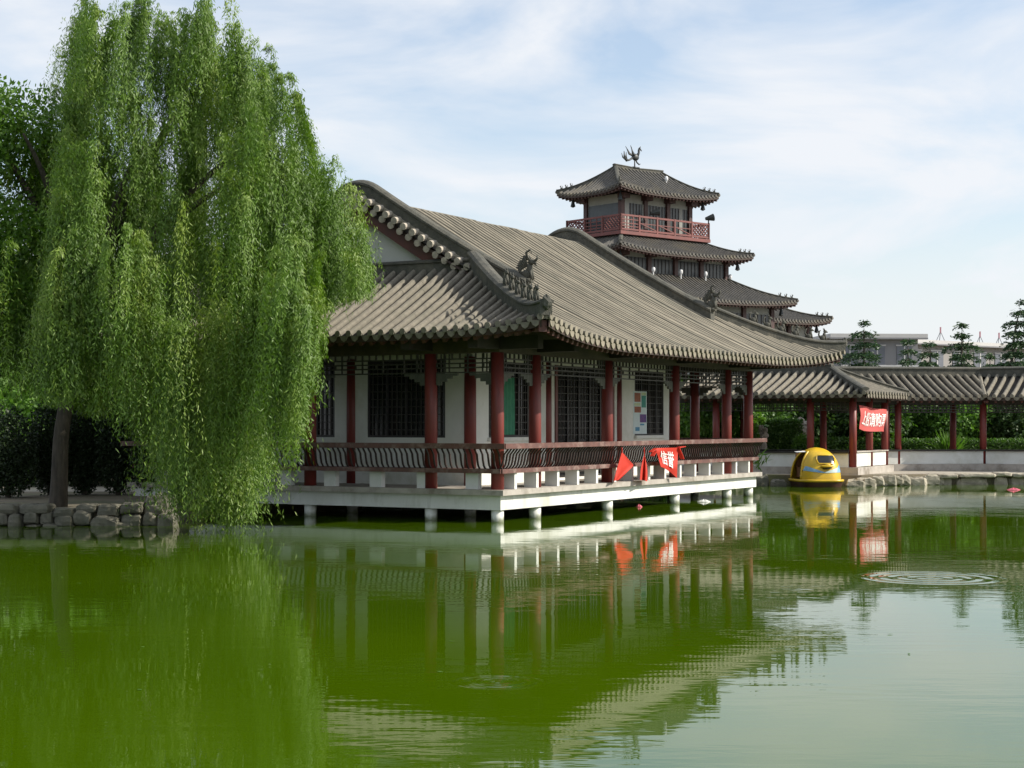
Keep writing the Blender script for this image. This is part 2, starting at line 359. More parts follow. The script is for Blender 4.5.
# columns
mbc = MB(); mbc.tube([(0,0,.66), (0,0,2.2), (0,0,3.46)], [.135,.133,.128], 20); col0 = None
mbb = MB(); mbb.tube([(0,0,.655), (0,0,.70), (0,0,.76), (0,0,.78)], [.2,.21,.18,.14], 16)
def put_column(s, t):
    global col0
    if col0 is None: col0 = mbc.build('column', 'column', PA, True, (s, t, 0)); return
    c = col0.copy(); COL.objects.link(c); c.location = (s, t, 0)
for s in SC:
    for t in TC:
        outer = s in (SC[0], SC[-1]) or t in (TC[0], TC[-1])
        inner = (s in (1.6, 12.45) and 1.6 <= t <= 7.8) or (t in (1.6, 7.8) and 1.6 <= s <= 12.45)
        if outer or inner: put_column(s, t)
# beams round the veranda
def ring_beam(name, z0, z1, w, mat, off=0):
    mb = MB()
    mb.box(-w/2-off, LS+w/2+off, -w/2-off, w/2-off, z0, z1); mb.box(-w/2-off, LS+w/2+off, LT-w/2+off, LT+w/2+off, z0, z1)
    mb.box(-w/2-off, w/2-off, w/2-off+.003, LT-w/2+off-.003, z0, z1); mb.box(LS-w/2+off, LS+w/2+off, w/2-off+.003, LT-w/2+off-.003, z0, z1)
    return mb.build(name, mat, PA)
ring_beam('eave_beam', 3.46, 3.74, .22, 'beam')
ring_beam('purlin_board', 3.745, 4.28, .14, 'beam')
mb = MB(); mb.box(.075, LS-.075, .075, LT-.075, 3.90, 3.96); mb.build('veranda_ceiling', 'soffit', PA)
mb = MB(); mb.box(-.11, .11, -1.0, -.113, 3.52, 3.78); be = None
for (x, y, r) in [(s, 0, 0) for s in SC]+[(s, LT, math.pi) for s in SC]+[(0, t, -math.pi/2) for t in TC]+[(LS, t, math.pi/2) for t in TC]:
    if be is None: be = mb.build('beam_end', 'beam_dark', PA, False, (x, y, 0)); c = be
    else: c = be.copy(); COL.objects.link(c); c.location = (x, y, 0)
    c.rotation_euler = (0, 0, r)
# room walls with openings
def wall_bay(name, p0, p1, axis, pos, w0, w1, sill, head, mat='white', out=-1):
    """bay from p0 to p1 along axis ('s' or 't'), plane at pos, opening w0..w1"""
    mb = MB(); th = .12
    def B(a0, a1, z0, z1, d0=-th/2, d1=th/2, m=mb):
        if axis == 's': m.box(a0, a1, pos+d0, pos+d1, z0, z1)
        else: m.box(pos+d0, pos+d1, a0, a1, z0, z1)
    B(p0, w0, .66, 3.9); B(w1, p1, .66, 3.9)
    if sill > .7: B(w0, w1, .66, sill)
    B(w0, w1, head, 3.9)
    if mat: mb.build(name, mat, PA)
    return B
def window(axis, pos, w0, w1, sill, head, out, name='window', panels=4, kick=0):
    fr = MB(); o0, o1 = (pos-.05, pos+.0) if out < 0 else (pos, pos+.05)
    def B(m, a0, a1, z0, z1, d0, d1):
        if axis == 's': m.box(a0, a1, d0, d1, z0, z1)
        else: m.box(d0, d1, a0, a1, z0, z1)
    f = .05
    B(fr, w0, w0+f, sill, head, o0, o1); B(fr, w1-f, w1, sill, head, o0, o1)
    B(fr, w0+f, w1-f, sill, sill+f, o0, o1); B(fr, w0+f, w1-f, head-f, head, o0, o1)
    W = (w1-w0)/panels
    for i in range(1, panels): B(fr, w0+i*W-.025, w0+i*W+.025, sill+f, head-f, o0+.004, o1-.004)
    a = fr.build(name, 'dark', PA)
    lt = MB(); i0, i1 = o0+.012, o1-.012
    for i in range(panels):
        for k in range(1, 4): B(lt, w0+(i+k/4)*W-.008, w0+(i+k/4)*W+.008, sill+f+kick, head-f, i0, i1)
        nz = int((head-sill-kick)/.16)
        for k in range(1, nz): z = sill+kick+(head-sill-kick)*k/nz; B(lt, w0+i*W+.025, w0+(i+1)*W-.025, z-.008, z+.008, i0+.003, i1-.003)
        if kick: B(lt, w0+i*W+.06, w0+(i+1)*W-.06, sill+.12, sill+kick-.1, i0, i1+.006)
    lt.build('lattice', 'frieze', a)
    gl = MB(); d0, d1 = (pos+.002, pos+.03) if out < 0 else (pos-.03, pos-.002)
    B(gl, w0+.01, w1-.01, sill+.01, head-.01, d0, d1); gl.build('pane', 'glass', a)
    return a
for pos, out in ((1.6, -1), (7.8, 1)):
    for (p0, p1, w0, w1, sl) in ((1.6, 5.1, 2.3, 4.15, 1.70), (5.1, 8.95, 5.42, 8.63, .72), (8.95, 12.45, 9.9, 11.75, 1.70)):
        wall_bay('wall', p0, p1, 's', pos, w0, w1, sl, 3.40, 'white')
        if sl > 1: window('s', pos, w0, w1, sl, 3.40, out)
        else:
            window('s', pos, w0+.12, w1-.12, sl, 3.40, out, 'door', 5, .85)
            j = MB()
            for q in (w0, w1-.115): j.box(q, q+.115, pos-.09, pos+.09, .66, 3.40)
            j.build('door_jamb', 'jamb', PA)
for pos, out in ((1.6, -1), (12.45, 1)):
    for (p0, p1, w0, w1) in ((1.66, 4.7, 2.2, 4.25), (4.7, 7.74, 5.15, 7.2)):
        wall_bay('wall', p0, p1, 't', pos, w0, w1, 1.70, 3.40); window('t', pos, w0, w1, 1.70, 3.40, out)
# white window sills / casing seen round the front openings
for w0, w1 in ((2.3, 4.15), (9.9, 11.75)):
    mb = MB(); mb.box(w0-.06, w1+.06, 1.46, 1.535, 1.62, 1.70); mb.build('window_sill', 'white', PA)
# green curtain behind the frame of the first front window
mb = MB(); rows = []
for z in np.linspace(1.76, 3.05, 10):
    rows.append([(s, 1.535+.015*math.sin(s*38)+.0*z, z) for s in np.linspace(2.95, 3.46+.03*math.sin((z-1.7)*4), 26)])
mb.grid(rows); mb.build('curtain', 'curtain', PA, True)
# hanging lattice friezes and corner brackets
def frieze(a0, a1, axis, pos):
    mb = MB(); a0 += .14; a1 -= .14; w = .035
    def B(p, q, z0, z1):
        if axis == 's': mb.box(p, q, pos-w/2, pos+w/2, z0, z1)
        else: mb.box(pos-w/2, pos+w/2, p, q, z0, z1)
    for z in (3.05, 3.15, 3.24, 3.33): B(a0, a1, z, z+.028)
    n = max(2, int((a1-a0)/.17))
    for i in range(n+1):
        p = a0+(a1-a0)*i/n
        B(p-.014, p+.014, 3.36, 3.455)
        if i % 3 == 0: B(p-.014, p+.014, 3.08, 3.328)
        elif i % 3 == 1: B(p-.014, p+.014, 3.179, 3.238)
    for e0 in (a0, a1-.32):
        for k in range(3): B(e0+.10*k, e0+.10*k+.022, 3.08, 3.45)
    o = mb.build('hanging_lattice', 'frieze', PA)
    for p, sg in ((a0, 1), (a1, -1)):
        bk = MB()
        for k in range(4):
            q = sorted((p+sg*.13*k, p+sg*.13*(k+1)-sg*.004)); h = .24*(1-k/4)**1.2
            if axis == 's': bk.box(q[0], q[1], pos-.02, pos+.02, 3.045-h, 3.045)
            else: bk.box(pos-.02, pos+.02, q[0], q[1], 3.045-h, 3.045)
        bk.build('corner_bracket', 'frieze_grey', o)
for t in (0, LT):
    for a, b in zip(SC[:-1], SC[1:]): frieze(a, b, 's', t)
for s in (0, LS):
    for a, b in zip(TC[:-1], TC[1:]): frieze(a, b, 't', s)
# bench railings on the four sides (curved slats leaning outwards)
def railing(length, place, gap=None, nposts=15, wide=.10, deep=.30, skip=None):
    """place(a, out, z): a along the side, out outwards from the column line"""
    def prism(mb, a0, a1, pts):   # cross-section pts (out,z) swept a0..a1
        n = len(pts); vs = [place(a, o, z) for a in (a0, a1) for o, z in pts]
        mb.add(vs, [tuple(range(n))[::-1], tuple(range(n, 2*n))]+[(k, (k+1)%n, n+(k+1)%n, n+k) for k in range(n)])
    a0, a1 = -.36, length+.30
    tr = MB(); prism(tr, a0-.04, a1+.04, [(.33,1.49), (.42,1.50), (.42,1.605), (.33,1.605)])
    root = tr.build('bench_railing', 'rail', PA)
    st = MB(); prism(st, -.20, length+.20, [(-.18,.995), (.235,.995), (.235,1.085), (-.18,1.085)]); st.build('seat_board', 'rail', root)
    sl = MB(); n = int(length/.125)
    for i in range(n+1):
        a = -.19+(length+.38)*i/n
        cur = [(.14,1.07), (.215,1.16), (.245,1.27), (.265,1.38), (.34,1.47), (.38,1.525)]
        pts = [(o-.014, z) for o, z in cur]+[(o+.016, z) for o, z in cur[::-1]]
        prism(sl, a-.0165, a+.0165, pts)
    sl.build('curved_slats', 'slat', root)
    pm = MB(); q = [Vector(place(0, 0, 0)), Vector(place(1, 0, 0)), Vector(place(0, 1, 0))]; ea = q[1]-q[0]; eo = q[2]-q[0]
    vs = [ea*x+eo*y+Vector((0,0,z)) for z in (.662, .998) for y in (-deep/2, deep/2) for x in (-wide/2, wide/2)]
    pm.add(vs, [(0,2,3,1), (4,5,7,6), (0,1,5,4), (2,6,7,3), (0,4,6,2), (1,3,7,5)])
    p0 = None
    for i in range(nposts):
        a = -.05+(length+.1)*(i+.5)/nposts
        if p0 is None: p0 = pm.build('seat_post', 'white', root, False, q[0]+ea*a+eo*.04)
        else:
            c = p0.copy(); COL.objects.link(c); c.location = q[0]+ea*a+eo*.04
railing(LS, lambda a, o, z: (a, -o, z), nposts=15)
railing(LS, lambda a, o, z: (a, LT+o, z), nposts=15)
railing(LT, lambda a, o, z: (-o, a, z), nposts=8, wide=.30, deep=.14)
railing(LT, lambda a, o, z: (LS+o, a, z), nposts=8, wide=.30, deep=.14)

# ---- pavilion roof
def clamp(x): return max(0., min(1., x))
def P(d): return 3.66+.45*d+.0165*d*d
def mir(s, t): return min(s, LS-s), min(t, LT-t)
def upt(sn, tn):
    a = clamp(1-(sn+1.9)/4.8); b_ = clamp(1-(tn+2.15)/4.8); return .50*(a*b_)**2
def zmain(s, t):
    sn, tn = mir(s, t); tau = 4.7-tn
    z = P(tn+1.8) if tau > .55 else P(5.95)+.63*(.3025-tau*tau)/1.1
    return z+upt(sn, tn)
def zskirt(s, t):
    sn, tn = mir(s, t); return P(-.35+1.024*(sn+1.9))+upt(sn, tn)
def te(sn): return -1.8-.35*clamp(1-(sn+1.9)/4.6)**2
def se(tn): return -1.2-.7*clamp(1-(tn+2.15)/4.6)**2
def th(sn): return -2.15+1.024*(sn+1.9)
def sh(tn): return -1.9+(tn+2.15)/1.024
tm, pm, sm = MB(), MB(), MB()
def seq(a, b, d): n = int(round((b-a)/d)); return [a+(b-a)*i/n for i in range(n+1)]
for sg in (0, 1):
    paths = []
    for s in seq(-1.78, LS+1.78, .27):
        sn = min(s, LS-s); t0 = te(sn); t1 = th(sn) if sn < 1.55 else 4.7
        ts = np.linspace(t0, t1, 18)
        paths.append([(s, t if sg == 0 else LT-t, zmain(s, t)) for t in ts])
    tm.mi = 1; slope(tm, pm, sm, paths, (1,0,0), joints=False); tm.mi = 0
    paths = []
    for t in seq(-2.02, LT+2.02, .27):
        tn = min(t, LT-t); s0 = se(tn); s1 = min(sh(tn), 1.9)
        if s1-s0 < .08: s1 = s0+.08
        ss = np.linspace(s0, s1, 12)
        paths.append([(s if sg == 0 else LS-s, t, zskirt(s, t)) for s in ss])
    slope(tm, pm, sm, paths, (0,1,0))
ROOF = tm.build('roof', ['tile', 'tile_main'], PA)
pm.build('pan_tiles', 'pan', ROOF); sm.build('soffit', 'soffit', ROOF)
mb = MB()
for s in seq(-1.6, LS+1.6, .26):
    sn = min(s, LS-s); t0 = te(sn)+.07; t1 = min(.4, th(sn))
    if t1 > t0+.1:
        for f in (lambda t: t, lambda t: LT-t):
            mb.bar((s, f(t0), zmain(s, t0)-.21), (s, f(t1), zmain(s, t1)-.21), .08)
for t in seq(-1.85, LT+1.85, .26):
    tn = min(t, LT-t); s0 = se(tn)+.07; s1 = min(.4, sh(tn))
    if s1 > s0+.1:
        for f in (lambda s: s, lambda s: LS-s):
            mb.bar((f(s0), t, zskirt(s0, t)-.21), (f(s1), t, zskirt(s1, t)-.21), .08)
mb.build('rafters', 'rafter', ROOF)
for f in (lambda s: s, lambda s: LS-s):
    for g in (lambda t: t, lambda t: LT-t):
        hp = []
        for s in np.linspace(1.80, -1.88, 18):
            t = th(s); hp.append((f(s), g(t), max(zmain(s, t), zskirt(s, t))-.05+.10*clamp((-s-.9)/1.0)**2))
        h = MB(); h.sweep(hp, .24, [.46-.15*i/17 for i in range(18)]); e_ = Vector(hp[-1])+Vector((0,0,.22)); q_ = (e_-Vector(hp[-2])).normalized(); h.ell(e_+q_*.03, (.10,.10,.14), 8, 6, .15)
        hr = h.build('hip_ridge', 'ridge', ROOF)
        r_ = MB(); e = hp[-1]; r_.bar((f(-1.80), g(-2.02), e[2]-.20), (f(.3), g(.1), 4.0), .16, .22); r_.build('hip_rafter', 'rafter', ROOF)
        dirr = math.atan2(g(-2.15)-g(1.67), f(-1.9)-f(1.83))
        for k in range(6):
            i = 15-k*1.35; i0 = int(i); w = i-i0; q = Vector(hp[i0]).lerp(Vector(hp[min(17, i0+1)]), w)
            b_ = MB(); beast(b_, (0,0,0), .34+.03*random.random(), dirr); b_.build('roof_figure', 'ridge', ROOF, True, (q.x, q.y, q.z+.45-.15*i/17))
    vr = []
    for t in list(np.linspace(.3, 3.6, 14))+list(np.linspace(3.8, 5.6, 15))+list(np.linspace(5.8, 9.1, 14)):
        vr.append((f(1.86), t, zmain(1.86, t)-.04))
    h = MB(); h.sweep(vr, .27, .50); h.build('gable_ridge', 'ridge', ROOF)
    for e, rz in ((vr[0], -math.pi/2), (vr[-1], math.pi/2)):
        b_ = MB(); beast(b_, (0,0,0), .53, rz, True); b_.build('ridge_beast', 'ridge', ROOF, True, (e[0], e[1], e[2]+.45))
    g_ = MB(); tt = np.linspace(1.5, 7.9, 33)
    up_ = [(f(1.97), t, zmain(1.97, t)-.12) for t in tt]; lo_ = [(f(1.97), t, 5.2) for t in tt]
    g_.grid([up_, lo_]); g_.grid([[(f(2.07), p[1], p[2]) for p in lo_], [(f(2.07), p[1], p[2]) for p in up_]])
    g_.build('gable_wall', 'gable', ROOF)
    bb = MB()
    for i in range(len(tt)-1):
        a, c = tt[i], tt[i+1]
        vs = [(f(x), t, zmain(1.97, t)-dz) for x in (1.74, 1.80) for t in (a, c) for dz in (.14, .52)]
        bb.add(vs, [(0,1,3,2), (4,6,7,5), (1,5,7,3), (0,2,6,4)])
    bb.build('barge_board', 'barge', ROOF)
    vt = MB(); n = 27
    for i in range(n):
        t = 1.65+(7.75-1.65)*i/(n-1); z = zmain(1.86, t)
        vt.tube([(f(1.52), t, z-.0), (f(1.75), t, z+.04)], .08, 10)
        if i < n-1:
            t2 = t+.5*(7.75-1.65)/(n-1); z2 = zmain(1.86, t2)-.17
            vt.tube([(f(1.55), t2, z2), (f(1.60), t2, z2+.01)], .08, 8); vt.bar((f(1.58), t2, z2+.03), (f(1.74), t2, z2+.10), .13, .02)
    vt.build('verge_tiles', 'lime', ROOF)
    br = MB(); br.sweep([(f(1.78), t, 5.30) for t in (1.55, 4.7, 7.85)], .26, .34); br.build('skirt_ridge', 'ridge', ROOF)

# ---- cloths and poster on the pavilion (things of their own, placed in world space)
def pav(s, t, z): return Vector((CX, CY, z))+dR*s+dL*t
TXT = {}
def text_mesh(body, w, h, fn, name, mat, parent, squeeze=1.0):
    """text laid on the surface fn(a 0..1, b 0..1) -> point"""
    cu = bpy.data.curves.new('lettering', 'FONT'); cu.body = body; cu.size = 1; cu.resolution_u = 2; cu.offset = .012
    o = bpy.data.objects.new('lettering', cu); COL.objects.link(o)
    dg = bpy.context.evaluated_depsgraph_get(); dg.update()
    me = bpy.data.meshes.new_from_object(o.evaluated_get(dg)); bpy.data.objects.remove(o)
    co = np.array([v.co[:] for v in me.vertices]); lo = co.min(0); hi = co.max(0)
    for v in me.vertices:
        a = (v.co.x-lo[0])/(hi[0]-lo[0]); b_ = (v.co.y-lo[1])/(hi[1]-lo[1]); v.co = fn(a, b_)
    me.materials.clear(); me.materials.append(M[mat])
    return link(name, me, parent)
TR = -.455
def cloth(name, fn, na, nb, mat, label, cat, group=None):
    mb = MB(); A = np.linspace(0, 1, na); B = np.linspace(0, 1, nb)
    G = [[Vector(fn(a, b_)) for a in A] for b_ in B]
    mb.grid(G)
    back = [[p+(-dL)*(-.006) for p in row] for row in G]
    mb.grid([r[::-1] for r in back])
    return tag(mb.build(name, mat, None, True), label, cat, group)
sA = s_from_u(613, TR); sB = s_from_u(634, TR)
zt = lambda u, v, t=TR: CAMZ-(v-HZ)*(CY+s_from_u(u, t)*dR.y+t*dL.y)/F
def uvp(u, v, off=0): s = s_from_u(u, TR-off); return pav(s, TR-off, CAMZ-(v-HZ)*(CY+s*dR.y+(TR-off)*dL.y)/F)
def flag1(a, b_):
    # corners: apex (622,453) left low (614,481) right (634,465) bottom (620,480)
    top = (622+a*1.5, 452+a*1.5); 
    l0 = (622-(8.5)*b_, 452+29*b_); r0 = (623.5+10.5*min(1, b_*2.0)-15*max(0, b_-.5)*2, 453.5+12*min(1, b_*2)+14.5*max(0, b_-.5)*2)
    u = l0[0]+(r0[0]-l0[0])*a; v = l0[1]+(r0[1]-l0[1])*a
    return uvp(u, v, .03*math.sin(a*7)*b_)
cloth('red_flag', flag1, 12, 16, 'redcloth', 'plain red triangular flag hanging from the bench railing beside the red bannerless gap', 'flag', None)['label'] = 'plain red three-cornered cloth draped over the front railing, widest of the two plain cloths'
def flag2(a, b_):
    w = .6+3.4*math.sin(min(1, b_*1.25)*math.pi/2)
    u = 644.5-1.2*b_+(a-.45)*2*w*.9; v = 456.5+24*b_+1.5*(a-.5)
    return uvp(u, v, .05*math.sin(a*9+1)*(.3+b_))
cloth('red_flag', flag2, 14, 12, 'redcloth', 'narrow bunched red cloth hanging between the three-cornered cloth and the lettered banner', 'flag')
def ban(a, b_, lift=0):
    u = 655.5+(a*22.5)+(1-a)*b_*5.5-1.0*a*b_; v = 448+(-.4*a)+b_*(19+11.5*a**1.4)
    return uvp(u, v, .035*math.sin(a*6+b_*2)+.02*math.sin(b_*8+a*3)+lift)
bn = cloth('red_banner', ban, 24, 18, 'redcloth', 'red banner with two large white characters tied on the front railing', 'banner')
text_mesh('信誉', 1, 1, lambda a, b_: ban(.15+a*.66, .78-b_*.64, .02), 'lettering', 'whitecloth', bn)
for (p, q) in (((655.5,448.5), (650.5,452)), ((655.5,451), (652,456)), ((678,447.6), (684,446.5)), ((678,448), (682.5,459))):
    A_ = uvp(*p); B_ = uvp(*q); mb = MB(); mb.bar(A_, B_, .10, .02); mb.build('tie', 'redcloth', bn)
for fl_, (u_, v_) in zip([o for o in bpy.data.objects if o.name.startswith('red_flag')], ((622.3,453), (644.5,457))):
    mb = MB(); mb.tube([uvp(u_, v_), uvp(u_-.3, 447.5)], .012, 5); mb.build('tie', 'redcloth', fl_)
# poster in the third front bay window
PO = thing('poster', 'tall printed poster with coloured pictures taped in the front window', 'poster', pav(s_from_u(633.5, 1.53), 1.535, 0), ANG)
s0, s1 = 0, s_from_u(647, 1.53)-s_from_u(633.5, 1.53)
yP = 42.5; Z0, Z1 = 1.74, 2.86
mb = MB(); mb.box(s0, s1, 0, .006, Z0, Z1); mb.build('poster_sheet', 'paper', PO)
def pic(x0, x1, y0, y1, mat): q = MB(); q.box(s0+(s1-s0)*x0, s0+(s1-s0)*x1, -.005, -.001, Z0+(Z1-Z0)*y0, Z0+(Z1-Z0)*y1); q.build('picture', mat, PO)
pic(.08,.52,.75,.96,'pbrown'); pic(.60,.92,.62,.90,'pteal'); pic(.6,.92,.91,.97,'pyel'); pic(.08,.55,.50,.64,'pbrown'); pic(.08,.5,.66,.72,'pyel'); pic(.48,.95,.27,.46,'pnavy'); pic(.15,.45,.07,.16,'pblue'); pic(.5,.8,.20,.24,'pblue')

# ------------------------------------------------------------------ tower
TW = thing('tower', 'tiered tower with red balcony and dark hipped roofs topped by a bronze phoenix', 'tower', (8.63,112.7,0), math.radians(40.5))
def hip_ring(A, B, z0, Ai, Bi, z1, name='roof', sp=.33, upc=.35, r=.085, parent=TW, ridge=True, x0=0):
    tm, pm, sm = MB(), MB(), MB()
    def zf(f, e): return z0+(z1-z0)*(.72*f+.28*f*f)+upc*(clamp(e)**3)*(1-f)
    for sg in (-1, 1):
        ps = []
        for p in seq(-A+.05, A-.05, sp):
            fm = 1. if abs(p) <= Ai else (A-abs(p))/(A-Ai); fm = max(fm, .03)
            ps.append([(x0+p, sg*(B-(B-Bi)*f), zf(f, abs(p)/A)) for f in np.linspace(0, fm, 10)])
        slope(tm, pm, sm, ps, (1,0,0), r, .5, .22, True, 4)
        ps = []
        for p in seq(-B+.05, B-.05, sp):
            fm = 1. if abs(p) <= Bi else (B-abs(p))/(B-Bi); fm = max(fm, .03)
            ps.append([(x0+sg*(A-(A-Ai)*f), p, zf(f, abs(p)/B)) for f in np.linspace(0, fm, 10)])
        slope(tm, pm, sm, ps, (0,1,0), r, .5, .22, True, 4)
    ro = tm.build(name, 'tile_far', parent); pm.build('pan_tiles', 'pan', ro); sm.build('soffit', 'soffit', ro)
    rf = MB()
    for sg in (-1, 1):
        for p in seq(-A+.2, A-.2, .33):
            rf.bar((x0+p, sg*(B-.06), zf(0, abs(p)/A)-.28), (x0+p, sg*(B-1.0), z0+.1), .11)
        for p in seq(-B+.2, B-.2, .33):
            rf.bar((x0+sg*(A-.06), p, zf(0, abs(p)/B)-.28), (x0+sg*(A-1.0), p, z0+.1), .11)
    rf.build('rafters', 'towercol', ro)
    for a in (-1, 1):
        for b_ in (-1, 1):
            pts = [(x0+a*(A-(A-Ai)*f), b_*(B-(B-Bi)*f), zf(f, 1-(A-Ai)/A*f)-.06) for f in np.linspace(0, 1, 13)]
            h = MB(); h.sweep(pts, .22, .26); h.build('hip_ridge', 'ridge', ro)
            for k in (1, 2, 3):
                q = pts[k]; bb = MB(); beast(bb, (0,0,0), .26, math.atan2(b_, a)); bb.build('roof_figure', 'ridge', ro, True, (q[0], q[1], q[2]+.24))
            bl = MB(); c = Vector(pts[0]); c = c+Vector((-a*.8, -b_*.8, -.35))
            bl.tube([c+Vector((0,0,.25)), c, c-Vector((0,0,.25)), c-Vector((0,0,.55)), c-Vector((0,0,.62))], [.03,.03,.10,.17,.05], 8); bl.build('wind_bell', 'iron', ro)
    return ro
top = hip_ring(4.75, 3.1, 17.35, 2.15, .02, 19.3)
h = MB(); h.sweep([(-2.3,0,19.2), (0,0,19.12), (2.3,0,19.2)], .28, .36); h.build('main_ridge', 'ridge', top)
hip_ring(6.4, 4.8, 13.2, 3.75, 2.15, 14.45); hip_ring(8.5, 6.9, 10.05, 5.1, 3.5, 11.85)
def storey(A, B, z0, z1, nA, nB, band=.45, win=True):
    mb = MB(); mb.box(-A, A, -B, B, z0, z1); mb.build('wall', 'towerwall', TW)
    cm = MB(); h_ = z1-z0
    for sg in (-1, 1):
        for i in range(nA):
            a0 = -A+2*A*i/nA+.22; a1 = -A+2*A*(i+1)/nA-.22
            w = MB(); y0, y1 = sorted((sg*(B-.02), sg*(B+.05)))
            w.box(a0, a1, y0, y1, z0+.05, z1-band)
            wo = w.build('window', 'towerwin', TW)
            bars = MB(); yb = sorted((sg*(B+.052), sg*(B+.085)))
            for k in range(1, 6): x = a0+(a1-a0)*k/6; bars.box(x-.025, x+.025, yb[0], yb[1], z0+.05, z1-band)
            bars.box(a0, a1, yb[0], yb[1]+.0, z0+.05, z0+.12); bars.build('glazing_bar', 'dark', wo)
        for i in range(nB):
            a0 = -B+2*B*i/nB+.22; a1 = -B+2*B*(i+1)/nB-.22
            w = MB(); x0, x1 = sorted((sg*(A-.02), sg*(A+.05))); w.box(x0, x1, a0, a1, z0+.05, z1-band); w.build('window', 'towerwin', TW)
    for i in range(nA+1):
        for sg in (-1, 1):
            q = MB(); x = -A+2*A*i/nA; q.box(x-.16, x+.16, sg*(B+.03)-.16, sg*(B+.03)+.16, z0, z1+.1); q.box(x-.3, x+.3, sg*(B+.25)-.3, sg*(B+.25)+.3, z1-.35, z1-.02); q.build('post', 'towercol', TW)
    for i in range(1, nB):
        for sg in (-1, 1):
            q = MB(); y = -B+2*B*i/nB; q.box(sg*(A+.03)-.16, sg*(A+.03)+.16, y-.16, y+.16, z0, z1+.1); q.build('post', 'towercol', TW)
storey(3.25, 1.65, 14.5, 17.3, 3, 1, .6); storey(5.0, 3.4, 11.2, 13.3, 4, 3, .4); storey(7.2, 5.6, -.2, 10.2, 5, 4, .75)
# grey corner panels on the upper storey
for x0_, x1_ in ((-3.0,-2.6), (-1.35,-.95), (2.2,2.5)):
    mb = MB(); mb.box(x0_, x1_, -1.745, -1.70, 14.5, 16.7); mb.build('grey_panel', 'towergrey', TW)
# balcony
mb = MB(); mb.box(-4.3, 4.3, -2.7, 2.7, 14.46, 14.68); BAL = mb.build('balcony', 'towerrail', TW)
def bal_side(p, q, n, pats):
    p = Vector(p); q = Vector(q)
    r = MB(); up = Vector((0,0,1))
    for z in (14.80, 15.72): r.bar(p+up*z, q+up*z, .10, .12)
    for i in range(n+1): e = p.lerp(q, i/n); r.bar(e+up*14.66, e+up*15.80, .13)
    o = r.build('railing', 'towerrail', BAL)
    pt = MB()
    for i in range(n):
        a = p.lerp(q, i/n); b_ = p.lerp(q, (i+1)/n); kind = pats[i%len(pats)]; L = (b_-a).length
        if kind == 'x':
            m_ = int(L/.28)
            for k in range(-3, m_+1):
                for dz in (1, -1):
                    t0 = k/m_; t1 = (k+3)/m_; za, zb = (14.84, 15.68) if dz > 0 else (15.68, 14.84)
                    ta, tb = max(0, t0), min(1, t1)
                    if tb <= ta: continue
                    f0 = (ta-t0)/(t1-t0); f1 = (tb-t0)/(t1-t0)
                    pt.bar(a.lerp(b_, ta)+up*(za+(zb-za)*f0), a.lerp(b_, tb)+up*(za+(zb-za)*f1), .05)
        elif kind == 'h':
            for z in (15.0, 15.2, 15.45): pt.bar(a+up*z, b_+up*z, .06)
            for t in (.33, .66): pt.bar(a.lerp(b_, t)+up*14.8, a.lerp(b_, t)+up*15.7, .06)
        else:
            pt.bar(a+up*15.3, b_+up*14.85, .06); pt.bar(a+up*15.26, b_+up*15.26, .05)
    pt.build('rail_lattice', 'towerrail', o)
bal_side((-4.2,-2.6,0), (4.2,-2.6,0), 5, 'hssdx'); bal_side((-4.2,-2.6,0), (-4.2,2.6,0), 3, 'xhx')
bal_side((-4.2,2.6,0), (4.2,2.6,0), 5, 'x'); bal_side((4.2,-2.6,0), (4.2,2.6,0), 3, 'x')
for c, mt, dz in (((4.2,-2.6,15.8), 'iron', 0), ((-1.0,-2.45,15.75), 'iron', 0)):
    q = MB(); c = Vector(c); q.tube([c, c+Vector((0,0,.22))], .05, 6); q.tube([c+Vector((-.2,.1,.3)), c+Vector((.3,-.2,.42))], [.10,.26], 8); q.build('floodlight', mt, TW)
for x, y, z in ((-2.6,-4.0,11.95), (.0,-4.0,11.95), (2.4,-4.0,11.95), (5.3,-3.6,11.95), (1.5,-1.2,18.6)):
    q = MB(); q.tube([(x,y,z-.3), (x,y,z+.1)], .05, 6); q.ell((x,y,z+.16), (.13,.13,.19)); q.build('floodlight', 'lampwhite', TW)
# phoenix
PH = MB(); c = Vector((-.35,0,19.45))
def pt_(x, z, y=0): return c+Vector((x*.78, y, z*.78))
PH.tube([pt_(0,-.15), pt_(0,.75)], .05, 6); PH.box(c.x-.3, c.x+.3, -.18, .18, c.z-.05, c.z+.06)
PH.ell(pt_(.08,.95), (.34,.16,.24)); PH.tube([pt_(.28,1.05), pt_(.5,1.35), pt_(.52,1.6), pt_(.68,1.72)], [.13,.08,.09,.05], 7); PH.tube([pt_(.55,1.68), pt_(.72,1.95)], [.09,.02], 6); PH.tube([pt_(.68,1.70), pt_(.88,1.55)], [.06,.015], 5)
for sy in (-1, 1):
    for k in range(2): PH.tube([pt_(0,1.02,.06*sy), pt_(-.42-.06*k,1.28-.07*k,.16*sy), pt_(-.82+.10*k,1.85-.10*k,.24*sy)], [.07,.06,.015], 5)
PH.tube([pt_(-.2,.9), pt_(-.6,.66), pt_(-1.0,.55), pt_(-1.25,.85), pt_(-1.3,1.35)], [.08,.07,.09,.07,.02], 6); PH.tube([pt_(-.95,.55), pt_(-1.05,.9), pt_(-1.02,1.3)], [.07,.06,.015], 6); PH.tube([pt_(-1.0,.55), pt_(-1.45,.8), pt_(-1.6,1.15)], [.06,.05,.015], 6)
PH.tube([pt_(.12,.75), pt_(.28,.5), pt_(.55,.35), pt_(.68,.42)], [.06,.05,.05,.03], 6)
PH.build('phoenix_finial', 'iron', TW, True)
